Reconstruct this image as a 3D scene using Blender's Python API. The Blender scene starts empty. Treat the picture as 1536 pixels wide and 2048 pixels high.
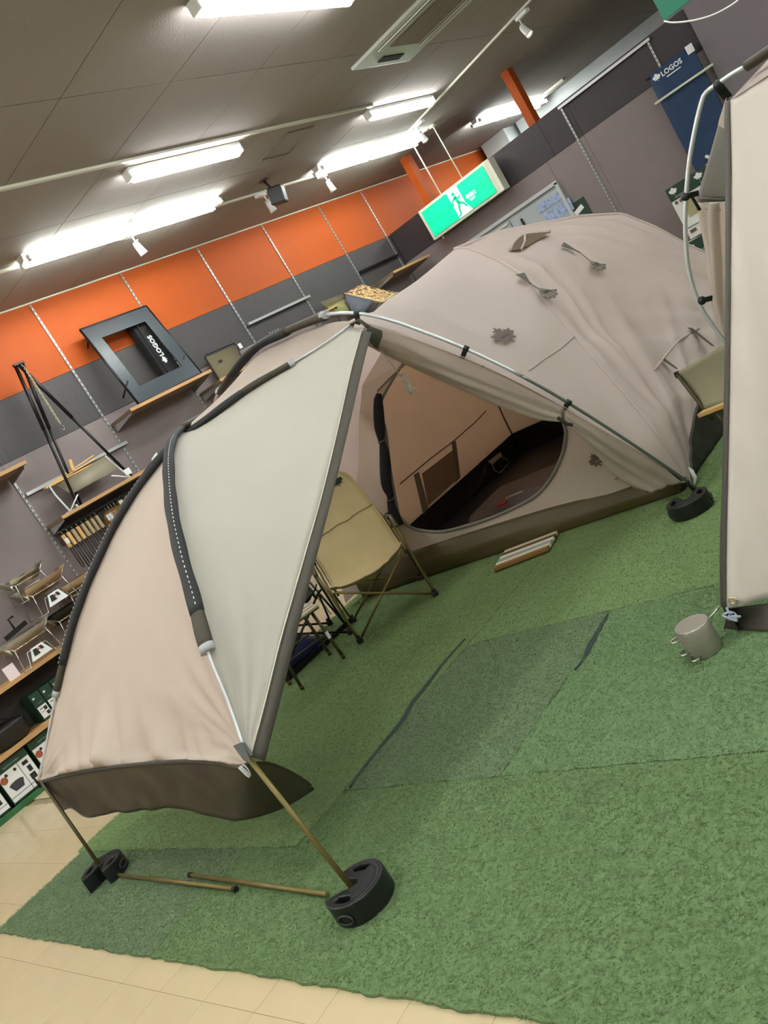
import bpy, bmesh, math, random
import numpy as np
from mathutils import Vector, Matrix, noise
random.seed(7)
S = bpy.context.scene
COL = S.collection

# ------------------------------------------------------------------ camera
FPX = 1724.3                      # focal length in pixels of the 1536 x 2048 frame
EYE = Vector((0, 0, 1.46))
_a, _b, _c = -0.55044572, 0.1431503, 0.78448908     # roll, pitch, yaw
def _rot():
    ca, sa, cb, sb, cc, sc = math.cos(_a), math.sin(_a), math.cos(_b), math.sin(_b), math.cos(_c), math.sin(_c)
    Ry = np.array([[cc, 0, sc], [0, 1, 0], [-sc, 0, cc]])
    Rx = np.array([[1, 0, 0], [0, cb, -sb], [0, sb, cb]])
    Rz = np.array([[ca, -sa, 0], [sa, ca, 0], [0, 0, 1]])
    P = np.array([[1, 0, 0], [0, 0, -1], [0, 1, 0]], float)
    return Rz @ Rx @ Ry @ P        # rows: image right, image down, forward, in world axes
CM = _rot()
cd = bpy.data.cameras.new('camera'); cam = bpy.data.objects.new('camera', cd); COL.objects.link(cam)
cd.sensor_fit = 'VERTICAL'; cd.sensor_height = 36.0; cd.lens = 36.0 * FPX / 2048.0
cd.clip_end = 100
cam.matrix_world = Matrix(((CM[0][0], -CM[1][0], -CM[2][0], EYE.x), (CM[0][1], -CM[1][1], -CM[2][1], EYE.y), (CM[0][2], -CM[1][2], -CM[2][2], EYE.z), (0, 0, 0, 1)))
S.camera = cam

# ------------------------------------------------------------------ world and exposure
wd = bpy.data.worlds.new('world'); S.world = wd; wd.use_nodes = True
wd.node_tree.nodes['Background'].inputs[0].default_value = (0.9, 0.95, 1.0, 1)
wd.node_tree.nodes['Background'].inputs[1].default_value = 0.15
S.view_settings.view_transform = 'Standard'; S.view_settings.look = 'None'
S.view_settings.gamma = 1; S.view_settings.use_curve_mapping = False
S.view_settings.exposure = 1.25
TUBE_POWER = 30.0                 # emission strength of the fluorescent tubes

# ------------------------------------------------------------------ geometry of sight lines (for measuring positions)
def ray(u, v):
    d = np.array([(u - 768) / FPX, (v - 1024) / FPX, 1.0]); return Vector(CM.T @ d)
def on_z(u, v, z): d = ray(u, v); return EYE + d * ((z - EYE.z) / d.z)
def on_x(u, v, x): d = ray(u, v); return EYE + d * (x / d.x)
def on_y(u, v, y): d = ray(u, v); return EYE + d * (y / d.y)
def on_plane(u, v, n, k):
    d = ray(u, v); n = Vector(n); return EYE + d * ((k - n.dot(EYE)) / n.dot(d))
def on_v(u, v, a, b):
    n = (b[1] - a[1], a[0] - b[0], 0); return on_plane(u, v, n, n[0] * a[0] + n[1] * a[1])
CEIL = 3.78; WX = -7.594; PY = 10.67; PTOP = 3.03

# ------------------------------------------------------------------ materials
def lin(c):
    c = c / 255.0; return c / 12.92 if c <= 0.04045 else ((c + 0.055) / 1.055) ** 2.4
def rgb(r, g, b): return (lin(r), lin(g), lin(b), 1)
MATS = {}
def M(name, col, rough=0.6, metal=0.0, bump=0.0, bscale=60.0, var=0.0, vscale=8.0, stretch=(1, 1, 1), emit=0.0, transl=0.0, alpha=1.0, spec=0.5, grain=None):
    if name in MATS: return MATS[name]
    m = bpy.data.materials.new(name); m.use_nodes = True; nt = m.node_tree; N = nt.nodes; L = nt.links
    b = N['Principled BSDF']; col = rgb(*col)
    b.inputs['Base Color'].default_value = col; b.inputs['Roughness'].default_value = rough; b.inputs['Metallic'].default_value = metal
    b.inputs['Specular IOR Level'].default_value = spec; b.inputs['Alpha'].default_value = alpha
    tc = N.new('ShaderNodeTexCoord'); mp = N.new('ShaderNodeMapping'); L.new(tc.outputs['Object'], mp.inputs[0]); mp.inputs['Scale'].default_value = stretch
    colout = None
    if var > 0:
        n = N.new('ShaderNodeTexNoise'); n.inputs['Scale'].default_value = vscale; n.inputs['Detail'].default_value = 5; L.new(mp.outputs[0], n.inputs['Vector'])
        r = N.new('ShaderNodeMapRange'); r.inputs[1].default_value = 0.25; r.inputs[2].default_value = 0.75; r.inputs[3].default_value = 1 - var; r.inputs[4].default_value = 1 + var
        L.new(n.outputs[0], r.inputs[0])
        mx = N.new('ShaderNodeMix'); mx.data_type = 'RGBA'; mx.blend_type = 'MULTIPLY'; mx.inputs[0].default_value = 1
        mx.inputs[6].default_value = col; L.new(r.outputs[0], mx.inputs[7]); colout = mx.outputs[2]
        L.new(colout, b.inputs['Base Color'])
    if bump > 0:
        n2 = N.new('ShaderNodeTexNoise'); n2.inputs['Scale'].default_value = bscale; n2.inputs['Detail'].default_value = 4; L.new(mp.outputs[0], n2.inputs['Vector'])
        bp = N.new('ShaderNodeBump'); bp.inputs['Strength'].default_value = bump; bp.inputs['Distance'].default_value = 0.01
        L.new(n2.outputs[0], bp.inputs['Height']); L.new(bp.outputs[0], b.inputs['Normal'])
    if emit > 0:
        b.inputs['Emission Color'].default_value = col; b.inputs['Emission Strength'].default_value = emit
    if transl > 0:
        tr = N.new('ShaderNodeBsdfTranslucent'); tr.inputs[0].default_value = col
        if colout: L.new(colout, tr.inputs[0])
        ms = N.new('ShaderNodeMixShader'); ms.inputs[0].default_value = transl
        L.new(b.outputs[0], ms.inputs[1]); L.new(tr.outputs[0], ms.inputs[2]); L.new(ms.outputs[0], N['Material Output'].inputs[0])
    m.diffuse_color = col; MATS[name] = m; return m

ORANGE = M('orange paint', (180, 82, 26), 0.6, bump=0.05, bscale=200, var=0.03, spec=0.25)
GREYWOOD = M('grey streaked laminate', (68, 64, 64), 0.6, var=0.16, vscale=14, stretch=(6, 6, 0.35))
DARKWOOD = M('dark brown streaked laminate', (54, 47, 49), 0.6, var=0.16, vscale=14, stretch=(6, 6, 0.35))
MAUVE = M('mauve wall vinyl', (128, 115, 114), 0.6, bump=0.05, bscale=150, var=0.03)
MAUVE2 = M('mauve grey wall vinyl', (118, 108, 112), 0.6, bump=0.05, bscale=150, var=0.03)
CEILM = M('speckled ceiling board', (154, 147, 140), 0.9, bump=0.25, bscale=110, var=0.05, vscale=90)
CEILBACK = M('dark ceiling joint backing', (84, 78, 70), 0.9)  # dark backing seen in the joints between ceiling boards
WHITE = M('white enamel', (225, 228, 226), 0.4)
WHITEP = M('white plastic', (232, 232, 228), 0.35)
CREAM = M('cream metal trim', (214, 214, 196), 0.4)
GREYW = M('pale grey wall paint', (180, 184, 184), 0.6, var=0.03)
STEEL = M('galvanised steel', (180, 182, 180), 0.4, 0.7)
DARKSLOT = M('dark slot', (40, 38, 36), 0.7)
ALU = M('silver anodised pole', (205, 208, 210), 0.42, 0.6)
ALUG = M('green grey pole section', (120, 128, 118), 0.35, 0.7)
OLIVE = M('olive gold steel pole', (124, 110, 62), 0.38, 0.35)
OLIVED = M('dark olive steel tube', (84, 74, 44), 0.4, 0.4)
BLACK = M('black plastic', (24, 26, 26), 0.42, bump=0.05, bscale=120)
BLACKT = M('black powder coated steel', (26, 25, 25), 0.35, 0.3)
BLACKF = M('black fabric', (22, 22, 24), 0.85, bump=0.1, bscale=300)
FLOORM = M('beige vinyl tile', (205, 186, 150), 0.22, var=0.04, vscale=5, bump=0.02, bscale=20)
FLOORG = M('dark tile joint', (150, 134, 104), 0.6)
FLY = M('tan tent fly', (208, 192, 180), 0.75, bump=0.06, bscale=35, var=0.025, vscale=3, transl=0.35)
FLYB = M('grey tan tent fly', (220, 205, 199), 0.75, bump=0.06, bscale=35, var=0.025, vscale=3, transl=0.45)
INNER = M('sandy inner tent cloth', (240, 218, 188), 0.8, bump=0.06, bscale=40, var=0.04, vscale=3, transl=0.6)
INNERF = M('grey inner tent cloth', (216, 202, 188), 0.8, bump=0.06, bscale=40, var=0.03, vscale=3, transl=0.3)
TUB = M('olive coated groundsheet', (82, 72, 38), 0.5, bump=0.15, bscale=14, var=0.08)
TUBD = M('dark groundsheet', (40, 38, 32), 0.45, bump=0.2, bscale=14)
SKIRT = M('brown coated skirt', (52, 43, 32), 0.42, bump=0.25, bscale=9, var=0.06)
WEB = M('grey webbing', (76, 70, 62), 0.7, bump=0.1, bscale=200)
WEBL = M('light grey tab', (168, 168, 172), 0.6)
SLEEVE = M('black mesh pole sleeve', (30, 32, 34), 0.6, bump=0.3, bscale=400, var=0.25, vscale=300)
SLEEVEO = M('olive sleeve cloth', (62, 54, 40), 0.6, bump=0.1, bscale=60)
PRINT = M('brown screen print', (104, 90, 86), 0.8)
PRINTD = M('dark screen print', (38, 44, 40), 0.8)
ROPE = M('grey guy rope', (118, 108, 100), 0.8, bump=0.2, bscale=500)
ROPEP = M('pale cord', (205, 205, 205), 0.7)
KHAKI = M('khaki canvas', (206, 190, 144), 0.85, bump=0.12, bscale=160, var=0.05, vscale=10)
KHAKIG = M('grey khaki canvas', (158, 152, 124), 0.85, bump=0.12, bscale=160, var=0.04)
OLIVEF = M('olive canvas', (104, 96, 70), 0.85, bump=0.1, bscale=160)
NAVY = M('navy nylon', (38, 44, 92), 0.5, bump=0.2, bscale=18)
BLUE = M('blue mattress cloth', (16, 50, 84), 0.65, bump=0.1, bscale=60, var=0.05)
WOOD = M('pale wood', (196, 152, 96), 0.5, var=0.08, vscale=12, stretch=(1, 8, 8))
WOODS = M('shelf wood edge', (186, 144, 98), 0.5, var=0.08, vscale=12, stretch=(8, 1, 8))
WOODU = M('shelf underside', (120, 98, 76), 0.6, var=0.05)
BRIGHTW = M('bright wood handle', (222, 176, 110), 0.5, var=0.05)
DULLW = M('weathered wood handle', (176, 158, 118), 0.6, var=0.08)
STAIN = M('brushed stainless', (176, 170, 158), 0.38, 0.6, var=0.12, vscale=10, bump=0.04, bscale=60, stretch=(1, 1, 8))
STAINL = M('bright stainless', (206, 204, 196), 0.25, 0.95)
STAINT = M('tan reflecting steel sheet', (186, 160, 126), 0.4, 0.55)
PAPER = M('white paper', (232, 232, 230), 0.8)
GREENB = M('dark green carton', (28, 62, 42), 0.6)
GREENK = M('green kick board', (48, 104, 58), 0.6)
SIGNG = M('lit green sign face', (0, 205, 150), 0.4, emit=0.22)
SIGNF = M('lit green sign figure', (0, 190, 140), 0.4, emit=0.2)
SIGNW = M('lit white sign figure', (235, 255, 248), 0.4, emit=0.36)
BANNER = M('green vinyl banner', (36, 118, 92), 0.5)
REDP = M('red print', (190, 40, 40), 0.7)
GREYP = M('grey print', (120, 122, 124), 0.7)
TANP = M('tan print', (168, 160, 120), 0.7)
SMOKE = M('smoky clear mesh', (66, 74, 80), 0.3, alpha=0.8)
DARKM = M('dark backing panel', (50, 46, 44), 0.6)
PINKP = M('dark inner pocket mesh', (168, 146, 122), 0.8, transl=0.3)

# ------------------------------------------------------------------ mesh builder
class MB:
    def __init__(s): s.v = []; s.f = []; s.mi = []; s.cur = 0; s.sm = []
    def add(s, vs, fs, smooth=False):
        o = len(s.v); s.v += [Vector(p) for p in vs]
        for f in fs: s.f.append(tuple(i + o for i in f)); s.mi.append(s.cur); s.sm.append(smooth)
        return s
    def box(s, c, d, R=None):
        hx, hy, hz = d[0] / 2, d[1] / 2, d[2] / 2; c = Vector(c)
        vs = [Vector((x, y, z)) for x in (-hx, hx) for y in (-hy, hy) for z in (-hz, hz)]
        if R is not None: vs = [R @ p for p in vs]
        return s.add([c + p for p in vs], [(0, 1, 3, 2), (4, 6, 7, 5), (0, 4, 5, 1), (2, 3, 7, 6), (0, 2, 6, 4), (1, 5, 7, 3)])
    def rbox(s, c, d, b=0.004, R=None):
        # box with chamfered vertical/horizontal edges (an inset hull)
        bm = bmesh.new(); bmesh.ops.create_cube(bm, size=1)
        for v in bm.verts: v.co = Vector((v.co.x * d[0], v.co.y * d[1], v.co.z * d[2]))
        bmesh.ops.bevel(bm, geom=list(bm.edges), offset=b, segments=2, affect='EDGES', profile=0.6)
        bm.verts.ensure_lookup_table(); bm.verts.index_update(); c = Vector(c)
        s.add([c + (R @ v.co if R is not None else v.co) for v in bm.verts], [tuple(v.index for v in f.verts) for f in bm.faces], False); bm.free(); return s
    def beam(s, a, b, w, h, up=(0, 0, 1)):
        a, b = Vector(a), Vector(b); x = (b - a); L = x.length; x.normalize(); up = Vector(up)
        y = up.cross(x)
        if y.length < 1e-4: y = Vector((0, 1, 0)).cross(x)
        y.normalize(); z = x.cross(y); R = Matrix((x, y, z)).transposed()
        return s.box((a + b) / 2, (L, w, h), R)
    def tube(s, pts, r, n=8, rs=None, cap=True, flat=1.0, up=(0, 0, 1)):
        P = [Vector(p) for p in pts]; m = len(P); rings = []; prev = None
        for i in range(m):
            t = (P[min(i + 1, m - 1)] - P[max(i - 1, 0)]).normalized()
            if prev is None:
                a = Vector(up)
                if abs(a.dot(t)) > 0.95: a = Vector((1, 0, 0))
                nrm = (a - t * a.dot(t)).normalized()
            else: nrm = (prev - t * prev.dot(t)).normalized()
            prev = nrm; bn = t.cross(nrm); rr = rs[i] if rs else r
            rings.append([P[i] + (nrm * math.cos(k * 2 * math.pi / n) * flat + bn * math.sin(k * 2 * math.pi / n)) * rr for k in range(n)])
        vs = [p for g in rings for p in g]; fs = []
        for i in range(m - 1):
            for k in range(n):
                a = i * n + k; b = i * n + (k + 1) % n; fs.append((a, b, b + n, a + n))
        s.add(vs, fs, True)
        if cap:
            o = len(s.v); s.add([], [])
            s.f.append(tuple(o - m * n + k for k in reversed(range(n)))); s.mi.append(s.cur); s.sm.append(False)
            s.f.append(tuple(o - n + k for k in range(n))); s.mi.append(s.cur); s.sm.append(False)
        return s
    def cyl(s, a, b, r, n=16, r2=None): return s.tube([a, b], r, n, rs=[r, r if r2 is None else r2])
    def lathe(s, c, prof, n=24, R=None):
        c = Vector(c); vs = []
        for (r, z) in prof:
            for k in range(n):
                p = Vector((r * math.cos(2 * math.pi * k / n), r * math.sin(2 * math.pi * k / n), z)); vs.append(c + (R @ p if R is not None else p))
        fs = [(i * n + k, i * n + (k + 1) % n, (i + 1) * n + (k + 1) % n, (i + 1) * n + k) for i in range(len(prof) - 1) for k in range(n)]
        return s.add(vs, fs, True)
    def sphere(s, c, r, sc=(1, 1, 1), n=12):
        c = Vector(c); prof = [(r * math.sin(math.pi * i / 8), -r * math.cos(math.pi * i / 8)) for i in range(9)]
        vs = []
        for (q, z) in prof:
            for k in range(n): vs.append(c + Vector((q * math.cos(2 * math.pi * k / n) * sc[0], q * math.sin(2 * math.pi * k / n) * sc[1], z * sc[2])))
        return s.add(vs, [(i * n + k, i * n + (k + 1) % n, (i + 1) * n + (k + 1) % n, (i + 1) * n + k) for i in range(8) for k in range(n)], True)
    def grid(s, rows, thick=0.0):
        n = len(rows); m = len(rows[0]); vs = [p for r in rows for p in r]
        fs = [(i * m + j, i * m + j + 1, (i + 1) * m + j + 1, (i + 1) * m + j) for i in range(n - 1) for j in range(m - 1)]
        if thick:
            R = [[Vector(p) for p in r] for r in rows]; off = []
            for i in range(n):
                for j in range(m):
                    du = R[min(i + 1, n - 1)][j] - R[max(i - 1, 0)][j]; dv = R[i][min(j + 1, m - 1)] - R[i][max(j - 1, 0)]
                    q = du.cross(dv)
                    if q.length > 1e-9: q.normalize()
                    off.append(R[i][j] + q * thick)
            N = n * m; vs = vs + off
            f2 = [tuple(N + k for k in reversed(f)) for f in fs]
            edge = []
            for j in range(m - 1): edge += [(j + 1, j, N + j, N + j + 1), ((n - 1) * m + j, (n - 1) * m + j + 1, N + (n - 1) * m + j + 1, N + (n - 1) * m + j)]
            for i in range(n - 1): edge += [(i * m, (i + 1) * m, N + (i + 1) * m, N + i * m), ((i + 1) * m + m - 1, i * m + m - 1, N + i * m + m - 1, N + (i + 1) * m + m - 1)]
            fs = fs + f2 + edge
        return s.add(vs, fs, True)
    def obj(s, name, mats, parent=None, world=False):
        if not isinstance(mats, (list, tuple)): mats = [mats]
        me = bpy.data.meshes.new(name)
        vs = s.v
        if parent is not None and world:
            inv = wm(parent).inverted(); vs = [inv @ p for p in vs]
        me.from_pydata([tuple(p) for p in vs], [], s.f)
        for m in mats: me.materials.append(m)
        me.polygons.foreach_set('material_index', s.mi); me.polygons.foreach_set('use_smooth', s.sm)
        me.update()
        o = bpy.data.objects.new(name, me); COL.objects.link(o)
        if parent is not None: o.parent = parent
        return o
def wm(o):
    m = Matrix.LocRotScale(o.location, o.rotation_euler, o.scale)
    return (wm(o.parent) @ m) if o.parent else m
def tag(o, label, cat, group=None, kind=None):
    o['label'] = label; o['category'] = cat
    if group: o['group'] = group
    if kind: o['kind'] = kind
    return o
def thing(name, label, cat, loc=(0, 0, 0), rotz=0.0, group=None):
    o = bpy.data.objects.new(name, None); COL.objects.link(o); o.location = loc; o.rotation_euler = (0, 0, rotz)
    o.empty_display_size = 0.1
    return tag(o, label, cat, group)
def struct(o): o['kind'] = 'structure'; return o
def dup(root, loc, rotz=None, label=None, group=None):
    r = root.copy(); COL.objects.link(r); r.location = loc
    if rotz is not None: r.rotation_euler = (0, 0, rotz)
    if label: r['label'] = label
    if group: r['group'] = group
    for ch in list(root.children):
        c = ch.copy(); COL.objects.link(c); c.parent = r
        for g in list(ch.children):
            d = g.copy(); COL.objects.link(d); d.parent = c
    return r
def crom(pts, n):
    P = [Vector(p) for p in pts]; P = [P[0] * 2 - P[1]] + P + [P[-1] * 2 - P[-2]]
    d = [0]
    for i in range(1, len(P) - 2): d.append(d[-1] + (P[i + 1] - P[i]).length)
    out = []
    for k in range(n):
        t = d[-1] * k / (n - 1); i = 0
        while i < len(d) - 2 and t > d[i + 1]: i += 1
        u = (t - d[i]) / max(d[i + 1] - d[i], 1e-9); a, b, c, e = P[i], P[i + 1], P[i + 2], P[i + 3]
        out.append(0.5 * ((2 * b) + (c - a) * u + (2 * a - 5 * b + 4 * c - e) * u * u + (3 * b - a - 3 * c + e) * u ** 3))
    return out
def ribbon(pts, w, wdir=None, thick=0.003, side=0.0):
    rows = []
    P = [Vector(p) for p in pts]
    for i, p in enumerate(P):
        wd_ = Vector(wdir[i] if isinstance(wdir, list) else wdir).normalized()
        rows.append([p + wd_ * (w * (k - 0.5 + side)) for k in (0, 0.5, 1)])
    m = MB(); m.grid(rows, thick); return m
def shape2d(loops, depth, mw, bevel=0.0):
    """extruded 2D outline (first loop) with holes; returns MB transformed by matrix mw"""
    cu = bpy.data.curves.new('tmp', 'CURVE'); cu.dimensions = '2D'; cu.fill_mode = 'BOTH'; cu.extrude = depth / 2; cu.bevel_depth = bevel; cu.bevel_resolution = 1
    for lp in loops:
        sp = cu.splines.new('POLY'); sp.points.add(len(lp) - 1); sp.use_cyclic_u = True
        for i, p in enumerate(lp): sp.points[i].co = (p[0], p[1], 0, 1)
    o = bpy.data.objects.new('tmp', cu); COL.objects.link(o)
    dg = bpy.context.evaluated_depsgraph_get(); me = bpy.data.meshes.new_from_object(o.evaluated_get(dg))
    m = MB(); m.add([mw @ v.co for v in me.vertices], [tuple(p.vertices) for p in me.polygons])
    bpy.data.objects.remove(o); bpy.data.curves.remove(cu); bpy.data.meshes.remove(me); return m
def text_mb(body, size, mw, ext=0.0006, align='CENTER', bold=0.0):
    cu = bpy.data.curves.new('tmp', 'FONT'); cu.body = body; cu.size = size; cu.extrude = ext; cu.align_x = align; cu.align_y = 'CENTER'; cu.offset = bold; cu.resolution_u = 2
    o = bpy.data.objects.new('tmp', cu); COL.objects.link(o)
    dg = bpy.context.evaluated_depsgraph_get(); me = bpy.data.meshes.new_from_object(o.evaluated_get(dg))
    m = MB(); m.add([mw @ v.co for v in me.vertices], [tuple(p.vertices) for p in me.polygons])
    bpy.data.objects.remove(o); bpy.data.curves.remove(cu); bpy.data.meshes.remove(me); return m
def frame(o, x, y):
    """matrix whose local x,y lie along given world directions"""
    x = Vector(x).normalized(); y = Vector(y); y = (y - x * y.dot(x)).normalized(); z = x.cross(y)
    m = Matrix((x, y, z)).transposed().to_4x4(); m.translation = Vector(o); return m
LEAF = [(0, 1), (.13, .72), (.32, .80), (.27, .42), (.46, .58), (.55, .44), (.86, .50), (.74, .24), (.92, .12), (.50, -.14), (.56, -.36), (.06, -.27), (.05, -.62), (-.05, -.62), (-.06, -.27), (-.56, -.36), (-.50, -.14), (-.92, .12), (-.74, .24), (-.86, .50), (-.55, .44), (-.46, .58), (-.27, .42), (-.32, .80), (-.13, .72)]
def leaf(r, mw, depth=0.0015, hole=True):
    loops = [[(x * r, y * r) for x, y in LEAF]]
    if hole: loops.append([(x * r, y * r) for x, y in ((-.38, .1), (.38, .1), (.38, -.08), (-.38, -.08))])
    return shape2d(loops, depth, mw)
def merge(a, b): a.add(b.v, b.f); return a

# ------------------------------------------------------------------ room: floor
flo = MB(); flo.box((-1.5, 3, -0.06), (14.4, 26, 0.1)); floor = struct(flo.obj('floor', FLOORG))
tm = MB(); tm.rbox((0, 0, 0), (0.3035, 0.3035, 0.006), 0.0006); tile0 = tm.obj('floor_tile', FLOORM, floor)
k = 0
for i in range(-14, 8):
    for j in range(-3, 5):
        x = -3.145 + 0.305 * (i + .5); y = 0.93 + 0.305 * (j - .5)
        if y > 2.35 or (y > 1.3 and x > -4.9): continue
        t = tile0 if k == 0 else tile0.copy()
        if k: COL.objects.link(t); t.parent = floor
        t.location = (x, y, -0.003); k += 1
rest = MB(); rest.box((-6.4, 8.2, -0.003), (2.5, 11.95, 0.006)); rest.box((-1.5, 14, -0.003), (13, 7, 0.006)); rest.box((4.0, 6.0, -0.003), (3, 16, 0.006))
rest.box((-1.5, -4.85, -0.003), (13, 9.6, 0.006)); rest.obj('floor_sheet', FLOORM, floor)

# ------------------------------------------------------------------ room: ceiling boards
cb = MB(); cb.box((-1.5, 3, CEIL + 0.06), (14.4, 26, 0.1)); ceil = struct(cb.obj('ceiling', CEILBACK))
pm = MB(); pm.rbox((0, 0, 0), (1.794, 0.894, 0.012), 0.0015); p0 = pm.obj('ceiling_panel', CEILM, ceil)
k = 0
for i in range(-3, 5):
    for j in range(-15, 14):
        x = -4.11 + 1.8 * (i + .5); y = 3.62 + 0.9 * (j + .5)
        if x < -8: continue
        t = p0 if k == 0 else p0.copy()
        if k: COL.objects.link(t); t.parent = ceil
        t.location = (x, y, CEIL + 0.004); k += 1
hat = MB()   # shallow inspection hatch outline in the ceiling
hatc = [on_z(u, v, CEIL) for u, v in ((573, 266), (627, 252), (577, 306), (521, 320))]
for a, b in ((0, 1), (2, 3), (1, 2), (3, 0)): hat.beam(hatc[a] + Vector((0, 0, -0.003)), hatc[b] + Vector((0, 0, -0.003)), 0.03 if a in (0, 2) else 0.008, 0.008)
ho = hat.obj('hatch_frame', M('grey hatch trim', (104, 96, 90), 0.6), ceil)

# ------------------------------------------------------------------ room: left wall (orange, grey band, mauve) with panels per bay
wb = MB(); wb.box((WX - 0.06, 2.8, 1.9), (0.08, 25, 3.9)); wall_left = struct(wb.obj('wall_left', DARKM))
ys = [-9.4, -6.9, -4.5, -2.1, -0.93, 0.24, 1.41, 2.58, 3.75, 4.92, 6.08, 7.24, 8.41, 9.59, 10.74, 12.6, 14.58]
for y0, y1 in zip(ys, ys[1:]):
    for nm, z0, z1, mt in (('orange_panel', 3.025, CEIL, ORANGE), ('grey_wood_panel', 2.49, 3.022, GREYWOOD), ('mauve_panel', 0.0, 2.487, MAUVE)):
        m = MB(); m.rbox((WX - 0.01, (y0 + y1) / 2, (z0 + z1) / 2), (0.02, y1 - y0 - 0.003, z1 - z0), 0.001); m.obj(nm, mt, wall_left)
tr = MB(); tr.box((WX + 0.008, 5.0, CEIL - 0.008), (0.016, 19.2, 0.016)); struct(tr.obj('trim_1', CREAM))

# partition wall across the back: stops short of the ceiling
pw = MB(); pw.box(((-7.58 - 2.81) / 2, PY + 0.06, PTOP / 2), (7.58 - 2.81, 0.08, PTOP - 0.002)); part = struct(pw.obj('wall_back', DARKM))
DX0, DX1, DZ = -6.62, -4.96, 2.29         # doorway
xs = [-7.57, -6.62, -5.78, -4.96, -4.40, -2.82]
for i, (x0, x1) in enumerate(zip([-7.57, -6.2, -4.83, -4.4, -2.82][:-1], [-6.2, -4.83, -4.4, -2.82])):
    m = MB(); m.rbox(((x0 + x1) / 2, PY + 0.01, (2.565 + PTOP) / 2), (x1 - x0 - 0.003, 0.02, PTOP - 2.565), 0.001); m.obj('dark_wood_panel', DARKWOOD, part)
for x0, x1, z0, z1 in ((-7.57, DX0, 0, 2.562), (DX0, DX1, DZ, 2.562), (DX1, -4.4, 0, 2.562), (-4.4, -2.82, 0, 2.562)):
    m = MB(); m.rbox(((x0 + x1) / 2, PY + 0.01, (z0 + z1) / 2), (x1 - x0 - 0.003, 0.02, z1 - z0 - 0.002), 0.001); m.obj('mauve_panel', MAUVE, part)
# right of the partition: plain mauve wall full height
m = MB(); m.box((1.1, PY + 0.02, CEIL / 2), (7.82, 0.12, CEIL)); struct(m.obj('wall_right', MAUVE2))
# the space beyond the partition
m = MB(); m.box((-1.5, 14.65, CEIL / 2), (12, 0.1, CEIL)); struct(m.obj('wall_far', GREYW))
m = MB(); m.box((-7.2, 14.35, CEIL - 0.5), (0.5, 0.5, 1.0)); m.box((-4.9, 14.5, 3.55), (3.9, 0.2, 0.46)); struct(m.obj('trim_2', GREYW))
m = MB(); m.box((5.45, 2.5, CEIL / 2), (0.1, 25, CEIL)); struct(m.obj('wall_side', MAUVE2))
m = MB(); m.box((-1.5, -9.6, CEIL / 2), (14.2, 0.1, CEIL)); struct(m.obj('wall_front', MAUVE2))
# double door in the partition
door = struct(MB().box(((DX0 + DX1) / 2, PY + 0.016, DZ / 2), (DX1 - DX0, 0.01, DZ)).obj('door_1', GREYW))
DOORM = M('pale grey door paint', (166, 174, 178), 0.45)
for x0, x1 in ((DX0 + .05, -5.80), (-5.78, DX1 - .05)):
    m = MB(); m.rbox(((x0 + x1) / 2, PY + 0.0, (DZ - .05) / 2), (x1 - x0, 0.04, DZ - .06), 0.003); m.obj('door_leaf', DOORM, door)
m = MB()
for x in (DX0 + .02, DX1 - .02): m.box((x, PY - 0.01, DZ / 2), (0.045, 0.06, DZ))
m.box(((DX0 + DX1) / 2, PY - 0.01, DZ), (DX1 - DX0, 0.06, 0.045)); m.obj('door_frame', M('door frame grey', (186, 190, 190), 0.4), door)
m = MB(); m.rbox((-5.62, PY - 0.04, 2.08), (0.02, 0.03, 0.16), 0.004); m.obj('door_closer', BLACK, door)
m = MB(); m.box((-6.05, PY - 0.03, 2.205), (0.45, 0.02, 0.02)); m.obj('closer_arm', CREAM, door)
m = MB()
for x, z, w_, h_ in ((-5.17, 2.13, .38, .1), (-5.12, 1.97, .4, .16)): m.box((x, PY - 0.026, z), (w_, 0.004, h_))
ps = m.obj('door_poster', M('blue and white poster', (150, 164, 196), 0.6, var=0.5, vscale=22), door)

# two orange posts standing behind the partition
for i, (x, lab) in enumerate(((-4.96, 'orange square post rising behind the dark partition in front of a ceiling light'), (-6.84, 'orange square post rising behind the partition beside the hanging green sign'))):
    m = MB(); m.rbox((x, PY + 0.22, CEIL / 2), (0.11, 0.16, CEIL), 0.003); o = m.obj('orange_post', ORANGE); tag(o, lab, 'post', 'orange posts behind the partition')

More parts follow.
